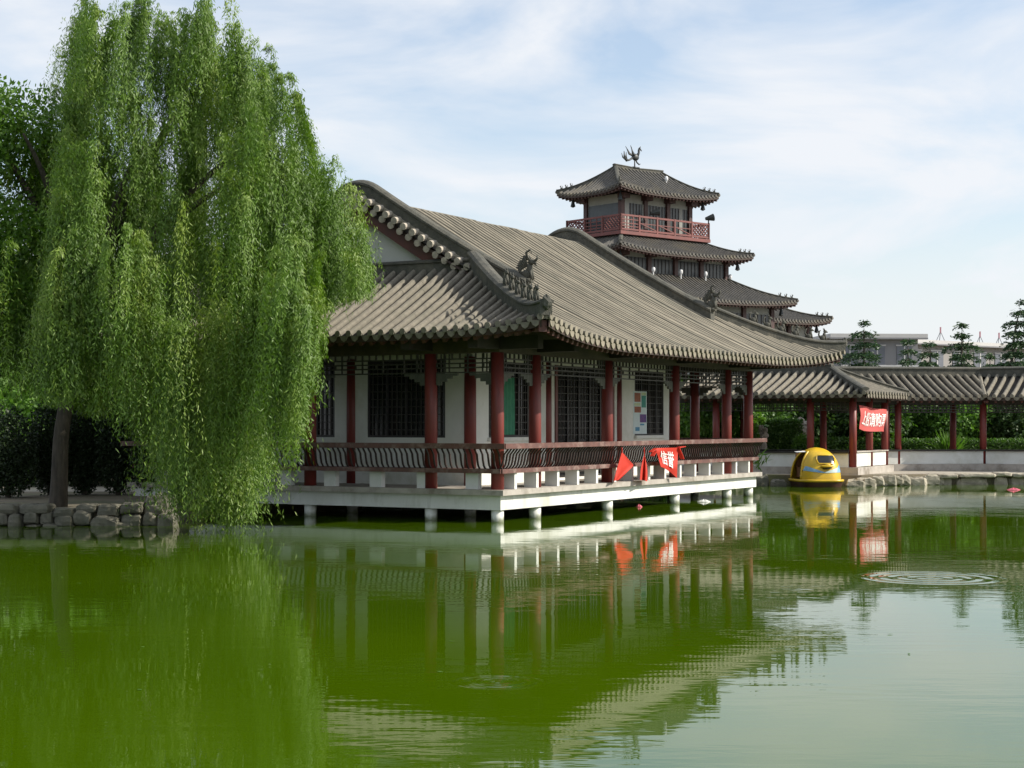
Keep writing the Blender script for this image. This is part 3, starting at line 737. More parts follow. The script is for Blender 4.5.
# side wing
mb = MB(); mb.box(7.4, 13.2, -3.9, 3.9, -.2, 9.5); mb.build('wing_wall', 'towerwall', TW)
hip_ring(4.4, 5.1, 9.2, 2.4, 1.2, 10.55, 'wing_roof', x0=10.1)
for y in (-3.95, -1.3, 1.3): 
    q = MB(); q.box(13.1, 13.4, y-.16, y+.16, -.2, 9.5); q.build('post', 'towercol', TW)
for x in (9, 11, 13.1):
    q = MB(); q.box(x-.16, x+.16, -4.1, -3.8, -.2, 9.5); q.build('post', 'towercol', TW)

# ------------------------------------------------------------------ covered walkways
def walkway(label, loc, rz, x0, x1, W, cols, ends=(0,0), zE=3.0, zR=3.78, walls=(), ov=.62, plinth_out=.25, sp=.31, endwall=None, mid=None, r=.064, mitre=(0,0)):
    w = thing('covered_walkway', label, 'covered walkway', loc, rz)
    mb = MB(); mb.box(x0-plinth_out, x1+plinth_out, -plinth_out, W+plinth_out, .1, .58); mb.build('plinth', 'slab', w)
    cm = MB(); cm.tube([(0,0,.58), (0,0,zE-.02)], .12, 14); c0 = None
    for (x, y) in cols:
        if c0 is None: c0 = cm.build('column', 'column', w, True, (x, y, 0))
        else: c = c0.copy(); COL.objects.link(c); c.location = (x, y, 0)
    tm, pm, sm = MB(), MB(), MB(); mid_ = W/2; run = mid_+ov; zlow = zE-.02
    def z(d): f = d/run; return zlow+(zR-zlow+.0)*(.85*f+.15*f*f)
    hl, hr_ = ends   # length of hip at each end (0 = plain gable)
    X0 = x0-ov if hl else x0; X1 = x1+ov if hr_ else x1
    for sg in (-1, 1):
        ps = []
        for x in seq(X0+.04-mitre[0]*(W+ov), X1-.04+mitre[1]*(W+ov), sp):
            dmax = run; dmin = 0
            if hr_ and x > X1-hr_: dmax = run*(X1-x)/hr_
            if hl and x < X0+hl: dmax = min(dmax, run*(x-X0)/hl)
            for km, e in ((mitre[0], X0-x), (mitre[1], x-X1)):
                if km and e > -km*ov:
                    y_ = e/km    # rows past the end start behind y_
                    if sg < 0: dmin = max(dmin, min(run, y_+ov))
                    else: dmax = min(dmax, max(0, W+ov-y_))
            if dmax-dmin < .05: continue
            ps.append([(x, mid_+sg*(run-d), z(d)) for d in np.linspace(dmin, dmax, 8)])
        slope(tm, pm, sm, ps, (1,0,0), r, .3, .14)
    for hh, X, s_ in ((hl, X0, 1), (hr_, X1, -1)):
        if hh:
            ps = []
            for y in seq(mid_-run+.05, mid_+run-.05, sp):
                dm = max(.05, (run-abs(y-mid_))/run)
                ps.append([(X+s_*hh*f, y, z(run*f)) for f in np.linspace(0, dm, 8)])
            slope(tm, pm, sm, ps, (0,1,0), r, .3, .14)
    ro = tm.build('roof', 'tile', w); pm.build('pan_tiles', 'pan', ro); sm.build('soffit', 'soffit', ro)
    rg = MB(); rg.sweep([(X0+hl if hl else X0-mitre[0]*mid_, mid_, zR-.06), (X1-hr_ if hr_ else X1+mitre[1]*mid_, mid_, zR-.06)], .26, .36); rg.build('main_ridge', 'ridge', ro)
    for hh, X, s_ in ((hl, X0, 1), (hr_, X1, -1)):
        if hh:
            for sg in (-1, 1):
                q = MB(); q.sweep([(X+s_*hh*f, mid_+sg*run*(1-f), z(run*f)-.03) for f in np.linspace(0, 1, 7)], .2, .24); q.build('hip_ridge', 'ridge', ro)
    if mitre[1]:
        q = MB(); q.tube([(X1+mitre[1]*y, y, z(y+ov)+.05) for y in np.linspace(-ov-.02, mid_, 9)], .075, 8); q.build('hip_ridge', 'tile', ro)
    rf = MB()
    for x in seq(X0+.2+hl, X1-.2-hr_, .3):
        for sg in (-1, 1): rf.bar((x, mid_+sg*(run-.05), z(.05)-.19), (x, mid_+sg*.3, z(run-.3)-.19), .07)
    rf.build('rafters', 'rafter', ro)
    bm = MB()
    for y in (0, W): bm.box(x0-.1, x1+.1, y-.09, y+.09, zE-.28, zE-.02)
    for x in (x0, x1): bm.box(x-.08, x+.08, .095, W-.095, zE-.26, zE-.04)
    bm.build('beam', 'beam_dark', w)
    fz = MB()
    for y in (0, W):
        for zz in (zE-.36, zE-.46, zE-.56): fz.box(x0+.1, x1-.1, y-.015, y+.015, zz, zz+.025)
        n = int((x1-x0)/.16)
        for i in range(n): x = x0+.12+(x1-x0-.24)*i/n; fz.box(x-.012, x+.012, y-.012, y+.012, zE-.56, zE-.285)
    fz.build('hanging_lattice', 'frieze', w)
    for (a, b_, y) in walls:
        q = MB(); q.box(a, b_, y-.11, y+.11, .582, 1.03); q.build('low_wall', 'white', w)
        q = MB(); q.box(a-.02, b_+.02, y-.19, y+.19, 1.032, 1.09); q.build('wall_cap', 'beam_dark', w)
    return w
AX, AY = px(853, 54), 54.0
w1 = walkway('nearest walkway bay with hipped tile roof, red banner and sunlit white end wall', (AX, AY, 0), ANG-math.pi/2, -6.2, 0, 3.55,
    [(0,0), (0,3.55), (0.0,1.78), (-1.45,0), (-2.2,3.55), (-4.8,0), (-5.2,3.55)], ends=(0,1.9), walls=[(-6.2,-.12,0), (-6.2,-.12,3.55)])
for a, b_ in ((.14, 1.70), (1.86, 3.42)):
    q = MB(); q.box(-.08, .08, a, b_, .60, 1.07); q.build('low_wall', 'white', w1)
q = MB(); q.box(-.14, .14, .0, 3.55, 1.072, 1.11); q.build('wall_cap', 'slab', w1)
B2 = (px(898, 58.6), 58.6); r2 = math.atan2(.15, .98)
walkway('walkway length behind the low white wall, left of the last red column', (B2[0], B2[1], 0), r2, -2.2, 3.2, 2.6, [(0,0), (3.2,0), (.6,2.6), (3.2,2.6)], walls=[(-1.0,3.2,0)], zE=2.97, mitre=(0,.344))
e2 = Vector((B2[0], B2[1], 0))+Vector((math.cos(r2), math.sin(r2), 0))*3.22
walkway('walkway length turning towards the water at the photograph edge', (e2.x, e2.y, 0), math.radians(-29.3), 0.05, 9.8, 2.6, [(3.2,0), (6.4,0), (9.6,0), (3.2,2.6), (6.4,2.6), (9.6,2.6)], walls=[(.1,9.7,0)], zE=2.97, mitre=(.344,0))
bpy.data.objects['covered_walkway.002']['label'] = 'walkway length past the last red column, roof tiles leaning to the right'
# banner on the sunlit end
def wA(x, y, z): return Vector((AX, AY, z))+(-dL)*x+dR*y
def ban2(a, b_, lift=0):
    y = .12+3.05*a; z = 2.62-.12*a*a-b_*(.78+.02*math.sin(a*5))+.05*math.sin(a*math.pi)*-1
    return wA(.16+lift+.05*math.sin(a*9+b_*2)+.03*math.sin(b_*5), y, z)
mb = MB(); G = [[ban2(a, b_) for a in np.linspace(0,1,26)] for b_ in np.linspace(0,1,10)]; mb.grid(G); mb.grid([[p+dL*.006 for p in r][::-1] for r in G])
bn = tag(mb.build('red_banner', 'pinkcloth', None, True), 'faded red banner with a row of white characters hung between walkway columns', 'banner')
text_mesh('上船请购票', 1, 1, lambda a, b_: ban2(.06+a*.86, .80-b_*.60, .014), 'lettering', 'whitecloth', bn)

# ------------------------------------------------------------------ pedal boat
BX, BY = px(816, 53.0), 53.0
BO = thing('pedal_boat', 'yellow domed pedal boat with dark front window and blue wave painting moored by the bank', 'boat', (BX, BY, 0), math.radians(7))
hw, hl, hh = .74, .95, 1.01
mb = MB(); rows = []
for j in range(9):       # hull
    zz = -.18+.35*j/8; k = .80+.18*(j/8)**.7
    rows.append([(hw*1.04*k*math.copysign(abs(math.cos(a))**.62, math.cos(a)), hl*1.05*k*math.copysign(abs(math.sin(a))**.62, math.sin(a)), zz) for a in np.linspace(0, 2*math.pi, 41)])
mb.grid(rows); mb.add(rows[-1][:-1], [tuple(range(40))]); mb.build('hull', 'boatred', BO, True)
mb = MB(); rows = []
for zz, k in ((.165,.98), (.165,1.0), (.23,1.02), (.245,.97)):
    rows.append([(hw*1.04*k*math.copysign(abs(math.cos(a))**.62, math.cos(a)), hl*1.05*k*math.copysign(abs(math.sin(a))**.62, math.sin(a)), zz) for a in np.linspace(0, 2*math.pi, 41)])
mb.grid(rows); mb.build('gunwale', 'yellow', BO, True)
def prof(f): return (1-.12*f)*(1-f**3.0)**.5         # width factor with height
def dome(a, f, g=0):
    k = prof(f)+g; return (hw*k*math.copysign(abs(math.cos(a))**.72, math.cos(a)), (hl*(.92*k))*math.copysign(abs(math.sin(a))**.8, math.sin(a)), .24+hh*f)
# shell with an open left-hand side (gap in angle)
mb = MB(); A0 = math.radians(212); A1 = math.radians(148)+2*math.pi
mb.grid([[dome(a, f) for a in np.linspace(A0, A1, 46)] for f in np.linspace(0, .86, 14)])
mb.grid([[dome(a, f) for a in np.linspace(0, 2*math.pi, 49)] for f in np.linspace(.8601, .999, 7)])
mb.grid([[dome(a, f, -.05) for a in np.linspace(A0, A1, 46)][::-1] for f in np.linspace(0, .86, 14)])
mb.build('cabin', 'yellow', BO, True)
mb = MB(); mb.tube([dome(A0, f, .01) for f in np.linspace(0, .86, 10)]+[dome(a, .87, .01) for a in np.linspace(A0, A1-2*math.pi, 8)]+[dome(A1, f, .01) for f in np.linspace(.86, 0, 10)], .035, 6); mb.build('door_frame', 'yellow', BO, True)
mb = MB(); mb.box(-.5, .5, .1, .5, .3, .6); mb.box(-.5, .5, .5, .6, .6, 1.05); mb.build('bench_seat', 'boatin', BO)
mb = MB(); mb.add([dome(A0, .86, .02), dome(math.radians(205), .86, .05), (-.70,-.22,1.10), (-.74,-.05,1.12), dome(math.radians(190), .9, .05)], [(0,1,2,3,4), (4,3,2,1,0)]); mb.build('awning_flap', 'lampwhite', BO)
def front(x, z, g=.012):
    f = (z-.24)/hh; k = prof(max(0, min(.97, f))); c_ = min(.999, abs(x)/(hw*k)); ca = c_**(1/.72); sa = math.sqrt(max(0, 1-ca*ca)); return (x, -(hl*.92*k)*sa**.8-g, z)
def patch(name, x0, x1, zlo, zhi, mat, parent, g=.012, n=18, m_=8):
    q = MB(); rows = []
    for j in range(m_+1):
        rows.append([front(x0+(x1-x0)*i/n, zlo((i/n))+(zhi(i/n)-zlo(i/n))*j/m_, g) for i in range(n+1)])
    q.grid(rows); return q.build(name, mat, parent, True)
rr = lambda t, h: h*(1-abs(2*t-1)**18)
wn = patch('window', -.19, .40, lambda t: .88-rr(t, .115), lambda t: .88+rr(t, .11), 'glass', BO, .02)
mb = MB(); pts = [front(-.21+.63*t, .88+rr(t, .128), .03) for t in np.linspace(0,1,20)]+[front(.42-.63*t, .88-rr(t, .133), .03) for t in np.linspace(0,1,20)]
mb.tube(pts+[pts[0]], .018, 6, False); mb.build('window_frame', 'yellow', wn, True)
patch('painted_wave', -.62, .06, lambda t: .47+.06*(1-t)**1.5-.02*t, lambda t: .49+.22*(1-t)**1.2*min(1, t*8)-.02*t, 'boatblue', BO)
patch('painted_wave', .02, .50, lambda t: .45+.01*t, lambda t: .48+.14*t, 'boatpale', BO)
patch('painted_wave', .44, .68, lambda t: .46, lambda t: .50+.19*math.sin(min(1, t*1.6)*math.pi/2), 'boatblue', BO)
c_ = front(.10, .66); bk = MB(); bk.ell((c_[0], c_[1]-.03, .66), (.22,.15,.05), 16, 8); bk.ell((c_[0]+.0, c_[1]-.05, .705), (.11,.10,.05), 12, 7); nk = bk.build('beak', 'yellow', BO, True)
bk = MB(); bk.ell((c_[0], c_[1]-.035, .605), (.15,.12,.04), 14, 7); bk.build('beak_mouth', 'dark', nk, True)

# ------------------------------------------------------------------ water, ground, banks
def water_mat():
    m, nt, b = mat_new('green_pond_water')
    tc = N(nt, 'ShaderNodeTexCoord'); P_ = tc.outputs['Object']
    n0 = N(nt, 'ShaderNodeTexNoise', Scale=.12, Detail=3.0); nt.links.new(P_, n0.inputs['Vector'])
    r = N(nt, 'ShaderNodeValToRGB'); r.color_ramp.elements[0].color = (.040,.084,.0003,1); r.color_ramp.elements[1].color = (.053,.102,.0004,1)
    r.color_ramp.elements[0].position = .35; r.color_ramp.elements[1].position = .65
    nt.links.new(n0.outputs['Fac'], r.inputs['Fac']); nt.links.new(r.outputs['Color'], b.inputs['Base Color'])
    b.inputs['Roughness'].default_value = .015; b.inputs['IOR'].default_value = 1.33
    mp = N(nt, 'ShaderNodeMapping'); mp.inputs['Scale'].default_value = (.55, 1.6, 1); nt.links.new(P_, mp.inputs['Vector'])
    a = N(nt, 'ShaderNodeTexNoise', Scale=2.2, Detail=3.0, Roughness=.55); nt.links.new(mp.outputs[0], a.inputs['Vector'])
    a2 = N(nt, 'ShaderNodeTexNoise', Scale=.35, Detail=2.0); nt.links.new(P_, a2.inputs['Vector'])
    msk = N(nt, 'ShaderNodeMapRange'); msk.inputs['From Min'].default_value = .42; msk.inputs['From Max'].default_value = .68; msk.inputs['To Min'].default_value = .25; msk.inputs['To Max'].default_value = 1.6
    nt.links.new(a2.outputs['Fac'], msk.inputs['Value'])
    def mth(op, x, y=None, z=None):
        q = N(nt, 'ShaderNodeMath', operation=op)
        for i, e in enumerate((x, y, z)):
            if e is None: continue
            if isinstance(e, (int, float)): q.inputs[i].default_value = e
            else: nt.links.new(e, q.inputs[i])
        return q.outputs[0]
    wav = mth('MULTIPLY', a.outputs['Fac'], msk.outputs['Result'])
    wav = mth('MULTIPLY', wav, .0030)
    tot = wav
    sx = N(nt, 'ShaderNodeSeparateXYZ'); nt.links.new(P_, sx.inputs[0])
    for (u, v, rad, wl, amp) in ((930,578,1.0,.25,.0034), (498,682,.42,.10,.0007)):
        Y = CAMZ*F/(v-HZ); X = px(u, Y)
        dx = mth('SUBTRACT', sx.outputs['X'], X); dy = mth('SUBTRACT', sx.outputs['Y'], Y)
        d = mth('SQRT', mth('ADD', mth('MULTIPLY', dx, dx), mth('MULTIPLY', dy, dy)))
        fall = N(nt, 'ShaderNodeMapRange', interpolation_type='SMOOTHSTEP'); fall.inputs['From Min'].default_value = rad*.72; fall.inputs['From Max'].default_value = rad*1.03; fall.inputs['To Min'].default_value = 1; fall.inputs['To Max'].default_value = 0
        nt.links.new(d, fall.inputs['Value'])
        s_ = mth('SINE', mth('MULTIPLY', d, 2*math.pi/wl))
        tot = mth('ADD', tot, mth('MULTIPLY', mth('MULTIPLY', s_, fall.outputs['Result']), amp))
    bp = N(nt, 'ShaderNodeBump', Strength=1.0, Distance=1.0); nt.links.new(tot, bp.inputs['Height']); nt.links.new(bp.outputs['Normal'], b.inputs['Normal'])
    return m
M['water'] = water_mat()
mb = MB(); mb.add([(-90,-40,0), (90,-40,0), (90,75,0), (-90,75,0)], [(0,1,2,3)]); struct(mb.build('water', 'water'))
GZ = .34
shore = [(-90,32.6), (-7.0,32.6), (-7.4,36), (-5.6,41), (-3.2,49), (-1.4,52.6), (3.2,53.9), (6.5,54.2), (9.5,53.7), (11.3,53.35), (14.2,54.6), (22,55.2), (34,54), (90,50)]
back = [(-90,32.6), (-2000,400), (-2000,4000), (2000,4000), (2000,400), (90,50)]
mb = MB(); vs = [(x, y, GZ) for x, y in shore]+[(2000,60,GZ), (2000,4000,GZ), (-2000,4000,GZ), (-2000,33,GZ)]
mb.add(vs, [tuple(range(len(vs)))[::1]])
for a, b_ in zip(shore[:-1], shore[1:]): mb.add([(a[0],a[1],GZ), (b_[0],b_[1],GZ), (b_[0],b_[1],-1.5), (a[0],a[1],-1.5)], [(0,1,2,3)])
struct(mb.build('ground', 'ground'))
mb = MB(); mb.add([(-40,40.4,GZ+.004), (-7.2,40.4,GZ+.004), (-6.8,43.6,GZ+.004), (-40,43.6,GZ+.004)], [(0,1,2,3)]); struct(mb.build('path', 'paving'))
mb = MB(); mb.add([(6.5,54.5,GZ+.004), (9.5,54.1,GZ+.004), (14.2,55.0,GZ+.004), (40,54.8,GZ+.004), (40,58.2,GZ+.004), (6.5,58.2,GZ+.004)], [(0,1,2,3,4,5)]); struct(mb.build('pavement', 'paving'))
# rough stone masonry along the left bank
def stone(mb, c, r, jit=.14, rz=0, pw=.55):
    nu, nv = 12, 8; vs = []; R = Matrix.Rotation(rz, 3, 'Z'); ph0 = random.random()*6
    for j in range(nv+1):
        th_ = math.pi*j/nv
        for k in range(nu):
            p = 2*math.pi*k/nu; d = Vector((math.sin(th_)*math.cos(p), math.sin(th_)*math.sin(p), math.cos(th_)))
            q = Vector([r[i]*math.copysign(abs(d[i])**pw, d[i]) for i in range(3)])*(1+jit*math.sin(3*p+ph0)*math.sin(2*th_+ph0)+random.uniform(-jit, jit)*.35)
            vs.append(R@q+Vector(c))
    mb.add(vs, [(j*nu+k, (j+1)*nu+k, (j+1)*nu+(k+1)%nu, j*nu+(k+1)%nu) for j in range(nv) for k in range(nu)])
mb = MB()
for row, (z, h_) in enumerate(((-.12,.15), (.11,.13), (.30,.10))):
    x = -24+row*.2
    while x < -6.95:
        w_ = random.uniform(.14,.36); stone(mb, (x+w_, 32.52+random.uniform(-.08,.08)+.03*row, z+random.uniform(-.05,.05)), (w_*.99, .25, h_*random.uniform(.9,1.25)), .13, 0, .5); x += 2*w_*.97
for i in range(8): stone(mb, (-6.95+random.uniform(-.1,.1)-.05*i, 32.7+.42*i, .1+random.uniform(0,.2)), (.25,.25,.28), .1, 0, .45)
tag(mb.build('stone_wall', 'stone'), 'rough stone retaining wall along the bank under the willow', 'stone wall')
# right bank: edging slabs (one wall) and individual rocks by the boat
mb = MB(); x = 14.0
while x < 36:
    w_ = random.uniform(.25,.8); yy = np.interp(x, [14.2,22,34,40], [54.5,55.1,53.9,53.6])
    stone(mb, (x+w_, yy-.02+random.uniform(-.07,.07), .30+random.uniform(-.03,.05)), (w_, .32, .075), .10, random.uniform(-.06,.06), .45)
    stone(mb, (x+w_*.8, yy+.12, .08), (w_*.8, .22, .17), .14, 0, .5); x += 2*w_*.96
for k in range(9):
    f = k/8; stone(mb, (11.5+2.6*f+random.uniform(-.1,.1), 53.35+1.15*f, random.uniform(.05,.2)), (random.uniform(.17,.34),.24,random.uniform(.13,.22)), .16, random.uniform(-.3,.3), .5)
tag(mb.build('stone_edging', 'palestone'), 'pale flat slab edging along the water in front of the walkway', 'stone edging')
rk = [(11.0, 52.95, .04, .30,.25,.17), (11.4, 53.1, .06, .28,.26,.20), (8.05,53.6,.10,.38,.3,.26), (7.35,53.7,.12,.30,.28,.25), (6.6,53.8,.08,.36,.3,.24), (8.6,53.3,.02,.26,.2,.18)]
lb = ['pale rock at the water edge touching the right of the yellow boat', 'pale blocky rock below the corner of the sunlit walkway plinth', 'mottled dark rock just left of the yellow boat', 'rounded rock second to the left of the yellow boat', 'grey rock nearest the end of the pavilion deck', 'small low rock half in the water beside the yellow boat']
for q, l in zip(rk, lb):
    mb = MB(); stone(mb, (0,0,0), q[3:], .18, random.random()*3, .6); tag(mb.build('shore_rock', 'palestone' if q[0] > 9 else 'stone', None, False, q[:3]), l, 'rock', 'rocks along the bank by the boat')
# floating litter
def litter(u, v, mat, label, r):
    Y = CAMZ*F/(v-HZ); q = MB()
    rows = [[(r*f*math.cos(a)*1.5*(1+.2*math.sin(3*a)), r*f*math.sin(a), .012+.05*(1-f)*(1+.4*math.sin(5*a))) for a in np.linspace(0, 2*math.pi, 15)] for f in (0.02,.4,.75,1)]
    rows.append([(p[0], p[1], -.02) for p in rows[-1]]); q.grid(rows); tag(q.build('floating_litter', mat, None, False, (px(u, Y), Y, 0)), label, 'litter')
litter(704, 502, 'litter', 'crumpled white plastic litter floating beside the deck', .11)
litter(1014, 490, 'litterpink', 'pink scrap of litter floating near the right bank', .13)
litter(639, 507, 'litterpink', 'small reddish scrap floating under the deck front', .05)

n = 70; P_ = np.stack([RNG.uniform(-9, 9, n), 9+RNG.random(n)**.7*24, np.full(n, .006)], 1); P_[:25,0] = RNG.uniform(-9, -3, 25); P_[:25,1] = RNG.uniform(24, 32, 25)
a = RNG.random(n)*6.283; D_ = np.stack([np.cos(a), np.sin(a), np.zeros(n)], 1)
fl = quads('floating_leaves', leaf_quads(P_, D_, RNG.uniform(.04,.10,n), .03, np.tile([[0,0,1.]], (n,1))), 'shrublight'); fl['kind'] = 'stuff'; fl['label'] = 'fallen willow leaves scattered on the pond surface'; fl['category'] = 'leaves'
# ------------------------------------------------------------------ trees
def trunk_mesh(name, limbs, mat, parent):
    mb = MB()
    for pts, r0, r1 in limbs:
        pts = [Vector(p) for p in pts]; n = len(pts)
        # smooth the polyline
        q = []
        for i in range(n-1):
            p0 = pts[max(i-1,0)]; p1 = pts[i]; p2 = pts[i+1]; p3 = pts[min(i+2,n-1)]
            for t in (0,.25,.5,.75):
                q.append(.5*((2*p1)+(p2-p0)*t+(2*p0-5*p1+4*p2-p3)*t*t+(3*p1-p0-3*p2+p3)*t**3))
        q.append(pts[-1]); m_ = len(q)
        mb.tube(q, [r0+(r1-r0)*(i/(m_-1))**.8 for i in range(m_)], 10)
    return mb.build(name, mat, parent, True)
# willow
WX, WY = px(57, 33.1), 33.1
WI = thing('willow_tree', 'large weeping willow trailing its strands into the water beside the pavilion', 'tree', (WX, WY, GZ))
cx, cy, rx, ry = px(185, 32), 31.9, 5.0, 3.3
B0 = Vector((WX, WY, GZ))
limbs = [([(0,0,-.1), (.03,0,.15), (.05,0,.6), (.12,-.05,1.6), (.38,-.1,2.8), (.7,-.2,4.0)], .21, .12)]
for az, l, h_ in ((0,3.4,3.6), (.9,2.2,4.4), (2.0,1.6,4.2), (3.1,2.2,3.6), (4.1,1.9,3.4), (5.2,2.9,3.0), (5.8,3.8,2.6), (.3,1.6,4.0), (2.6,.6,4.0)):
    e = Vector((math.cos(az)*l+.9, math.sin(az)*l*.8-.4, 3.8+h_)); limbs.append(([(.5,-.15,3.2), Vector((.6,-.2,3.8)).lerp(e, .35)+Vector((0,0,.3)), Vector((.6,-.2,3.8)).lerp(e, .7)+Vector((0,0,.35)), e], .13, .025))
trunk_mesh('trunk', limbs, 'bark', WI)
nm = 175   # masses of foliage, each a few boughs hanging from one branch end
mx_ = RNG.uniform(-9.5, -3.3, nm); q_ = RNG.uniform(-1, 1, nm); q_ = np.sign(q_+.12)*np.abs(q_)**.55; my = cy+ry*q_
zt_ = 2.6+(np.interp(mx_, [-10.2,-9.7,-9.2,-8.3,-6.2,-5.4,-4.5,-3.8,-3.2], [6.4,8.3,9.7,10.4,10.4,9.9,8.5,7.0,5.2])-2.6)*np.sqrt(1-.85*q_**2)
mz = 2.6+(zt_-2.6)*RNG.random(nm)**.66
ex = [(300,92),(316,118),(334,150),(346,182),(357,216),(362,250),(348,232),(326,195),(338,262),(222,0),(204,-8),(150,-10),(166,8),(102,0),(68,-6),(242,16),(268,58),(284,80),(56,42),(122,28),(182,30),(132,-6),(58,10),(184,-4),(120,-8),(250,70),(296,150),(90,40),(310,170),(230,60),(190,80),(140,70),(110,90),(260,110),(280,140),(60,90),(85,120),(190,330),(205,360),(222,340),(238,350),(250,365),(180,380),(212,400),(234,390),(246,310),(200,290),(228,300),(205,200),(195,225),(215,240),(175,190),(225,180)]
for i, (u_, v_) in enumerate(ex):
    my[i] = cy+((i*.618) % 1-.55)*(2.6 if v_ < 280 else 1.2)-(0 if v_ < 280 else .9); mx_[i] = px(u_-6, my[i]); mz[i] = pz(v_+7, my[i])
far_ = (mx_ < -8.5) & (my < 32.4); my[far_] = 33.2+RNG.random(far_.sum())*1.4
nbm = 5; nb = nm*nbm; mi = np.repeat(np.arange(nm), nbm)
hx = mx_[mi]+RNG.normal(0,.16,nb); hy = my[mi]+RNG.normal(0,.16,nb); bz = mz[mi]-np.abs(RNG.normal(0,.40,nb))
ns = 19; S_ = nb*ns; bi = np.repeat(np.arange(nb), ns)
frond = RNG.random(nm) < .22; hx += np.where(frond[mi], RNG.normal(0,.33,nb), 0); hy += np.where(frond[mi], RNG.normal(0,.3,nb), 0); bz += np.where(frond[mi], RNG.uniform(-.2,.6,nb), 0)
jr = RNG.normal(0, .085, (S_,3))*np.where(frond[mi], .4, 1)[bi][:,None]
st = np.stack([hx, hy, bz], 1)[bi]+jr
rad = np.stack([(mx_-cx)*.8, (my-cy)*1.2-1.0, np.zeros(nm)], 1); rad = unit(unit(rad)+RNG.normal(0,.45,(nm,3))*np.array([1,1,0]))[mi][bi]
rad = unit(rad+RNG.normal(0,.32,(S_,3))*np.array([1,1,0]))
Lb = (RNG.uniform(1.3, 3.4, nm)[mi]*RNG.uniform(.75,1.1,nb))[bi]*RNG.uniform(.45,1.1,S_)
# lowest reach of the strands
endx = st[:,0]+rad[:,0]*.42; endy = st[:,1]+rad[:,1]*.42; ue = 512+endx/endy*F
vf = np.interp(ue, [-40,0,60,110,140,158,170,248,258,282,293,301,308,314,324,350,372], [372,384,394,410,445,485,521,523,508,474,440,405,366,332,304,290,286])-np.abs(RNG.normal(0,11,S_))
floor = CAMZ-(vf-HZ)*endy/F
# curtain: low boughs near the water front hang right down
cur = (ue > 162) & (ue < 266) & (st[:,2] < 6.4) & (st[:,1] < 32.6)
Lb = np.where(cur, np.maximum(Lb, (st[:,2]-floor)*RNG.uniform(.75,1.0,S_)), Lb)
Lb = np.minimum(Lb, np.maximum(.4, st[:,2]-floor+.25))
K = 48
tau = np.linspace(0, 1, K)[None,:]; Lq = Lb[:,None]
arc = .42*(1-np.exp(-3.2*tau))*np.minimum(1, Lq/2)
rise = .22*np.sin(np.minimum(1, tau*4)*math.pi)*np.minimum(1, Lq/2)
sw = RNG.normal(0,.10,(S_,2))
X = st[:,0:1]+rad[:,0:1]*arc+sw[:,0:1]*tau**2*Lq; Yy = st[:,1:2]+rad[:,1:2]*arc+sw[:,1:2]*tau**2*Lq
Z = st[:,2:3]+rise-Lq*tau
Pl = np.stack([X, Yy, Z], -1).reshape(-1,3)+RNG.normal(0,.018,(S_*K,3))
nl = Pl.shape[0]; keep = (Pl[:,2] > .03) & (RNG.random(nl) < .93) & np.repeat(st[:,2] > floor+.35, K)
D = unit(np.stack([RNG.normal(0,.55,nl), RNG.normal(0,.55,nl), -np.abs(RNG.normal(.85,.25,nl))], 1))
mS = mi[bi]; ax = np.repeat(np.stack([mx_[mS], my[mS]], 1), K, axis=0); on = Pl[:,:2]-ax
on = np.concatenate([unit(on), np.full((nl,1), .35)], 1)+RNG.normal(0,.38,(nl,3))
V = leaf_quads(Pl, D, .10*RNG.uniform(.6,1.25,nl), .0195*RNG.uniform(.7,1.3,nl), on)
vy = np.clip(np.repeat(RNG.normal(.48,.16,nm)[mi][bi]+RNG.normal(0,.07,S_), K)+RNG.normal(0,.06,nl)+np.tile(np.where(tau[0] < .22, .25*(1-tau[0]/.22), 0), S_), 0, 1)
V = V[keep]-np.array([WX, WY, GZ]); quads('crown', V, 'willow', WI, vy[keep])
def tree(name, label, cat, x, y, h, r, mat, n, L, W, group=None, lobes=None, trunk_r=.14, base=.35, nl_=11, z=GZ, squash=.8):
    t = thing(name, label, cat, (x, y, z), random.random()*6, group)
    if lobes is None:
        lobes = []
        for i in range(nl_):
            a = 2.4*i+random.random(); f = i/nl_; zz = h*(base+.1+(.82-base)*f); rr = r*math.sin(math.pi*(.22+.62*(1-f)))*.62
            lobes.append((rr*math.cos(a), rr*math.sin(a), zz, r*random.uniform(.38,.55), r*random.uniform(.38,.55), r*random.uniform(.32,.48)*squash))
        lobes.append((0,0,h*.86, r*.4, r*.4, h*.13))
    V, vy = cloud(lobes, n, L, W); quads('crown', V, mat, t, vy)
    lm = [([(0,0,-.2), (.05,.02,h*base*.6), (.0,.08,h*(base+.2)), (.05,0,h*.8)], trunk_r, trunk_r*.25)]
    for lo in lobes[:6]: lm.append(([(0,.04,h*base*.8), Vector((lo[0]*.5, lo[1]*.5, (h*base+lo[2])/2)), Vector(lo[:3])], trunk_r*.45, trunk_r*.12))
    trunk_mesh('trunk', lm, 'bark2', t)
    return t
# left broadleaf tree
tree('leafy_tree', 'bright green broadleaf tree at the left edge behind the willow', 'tree', px(-34, 33.0), 33.0, 9.1, 2.5, 'broad', 46000, .11, .06, base=.30, nl_=18)
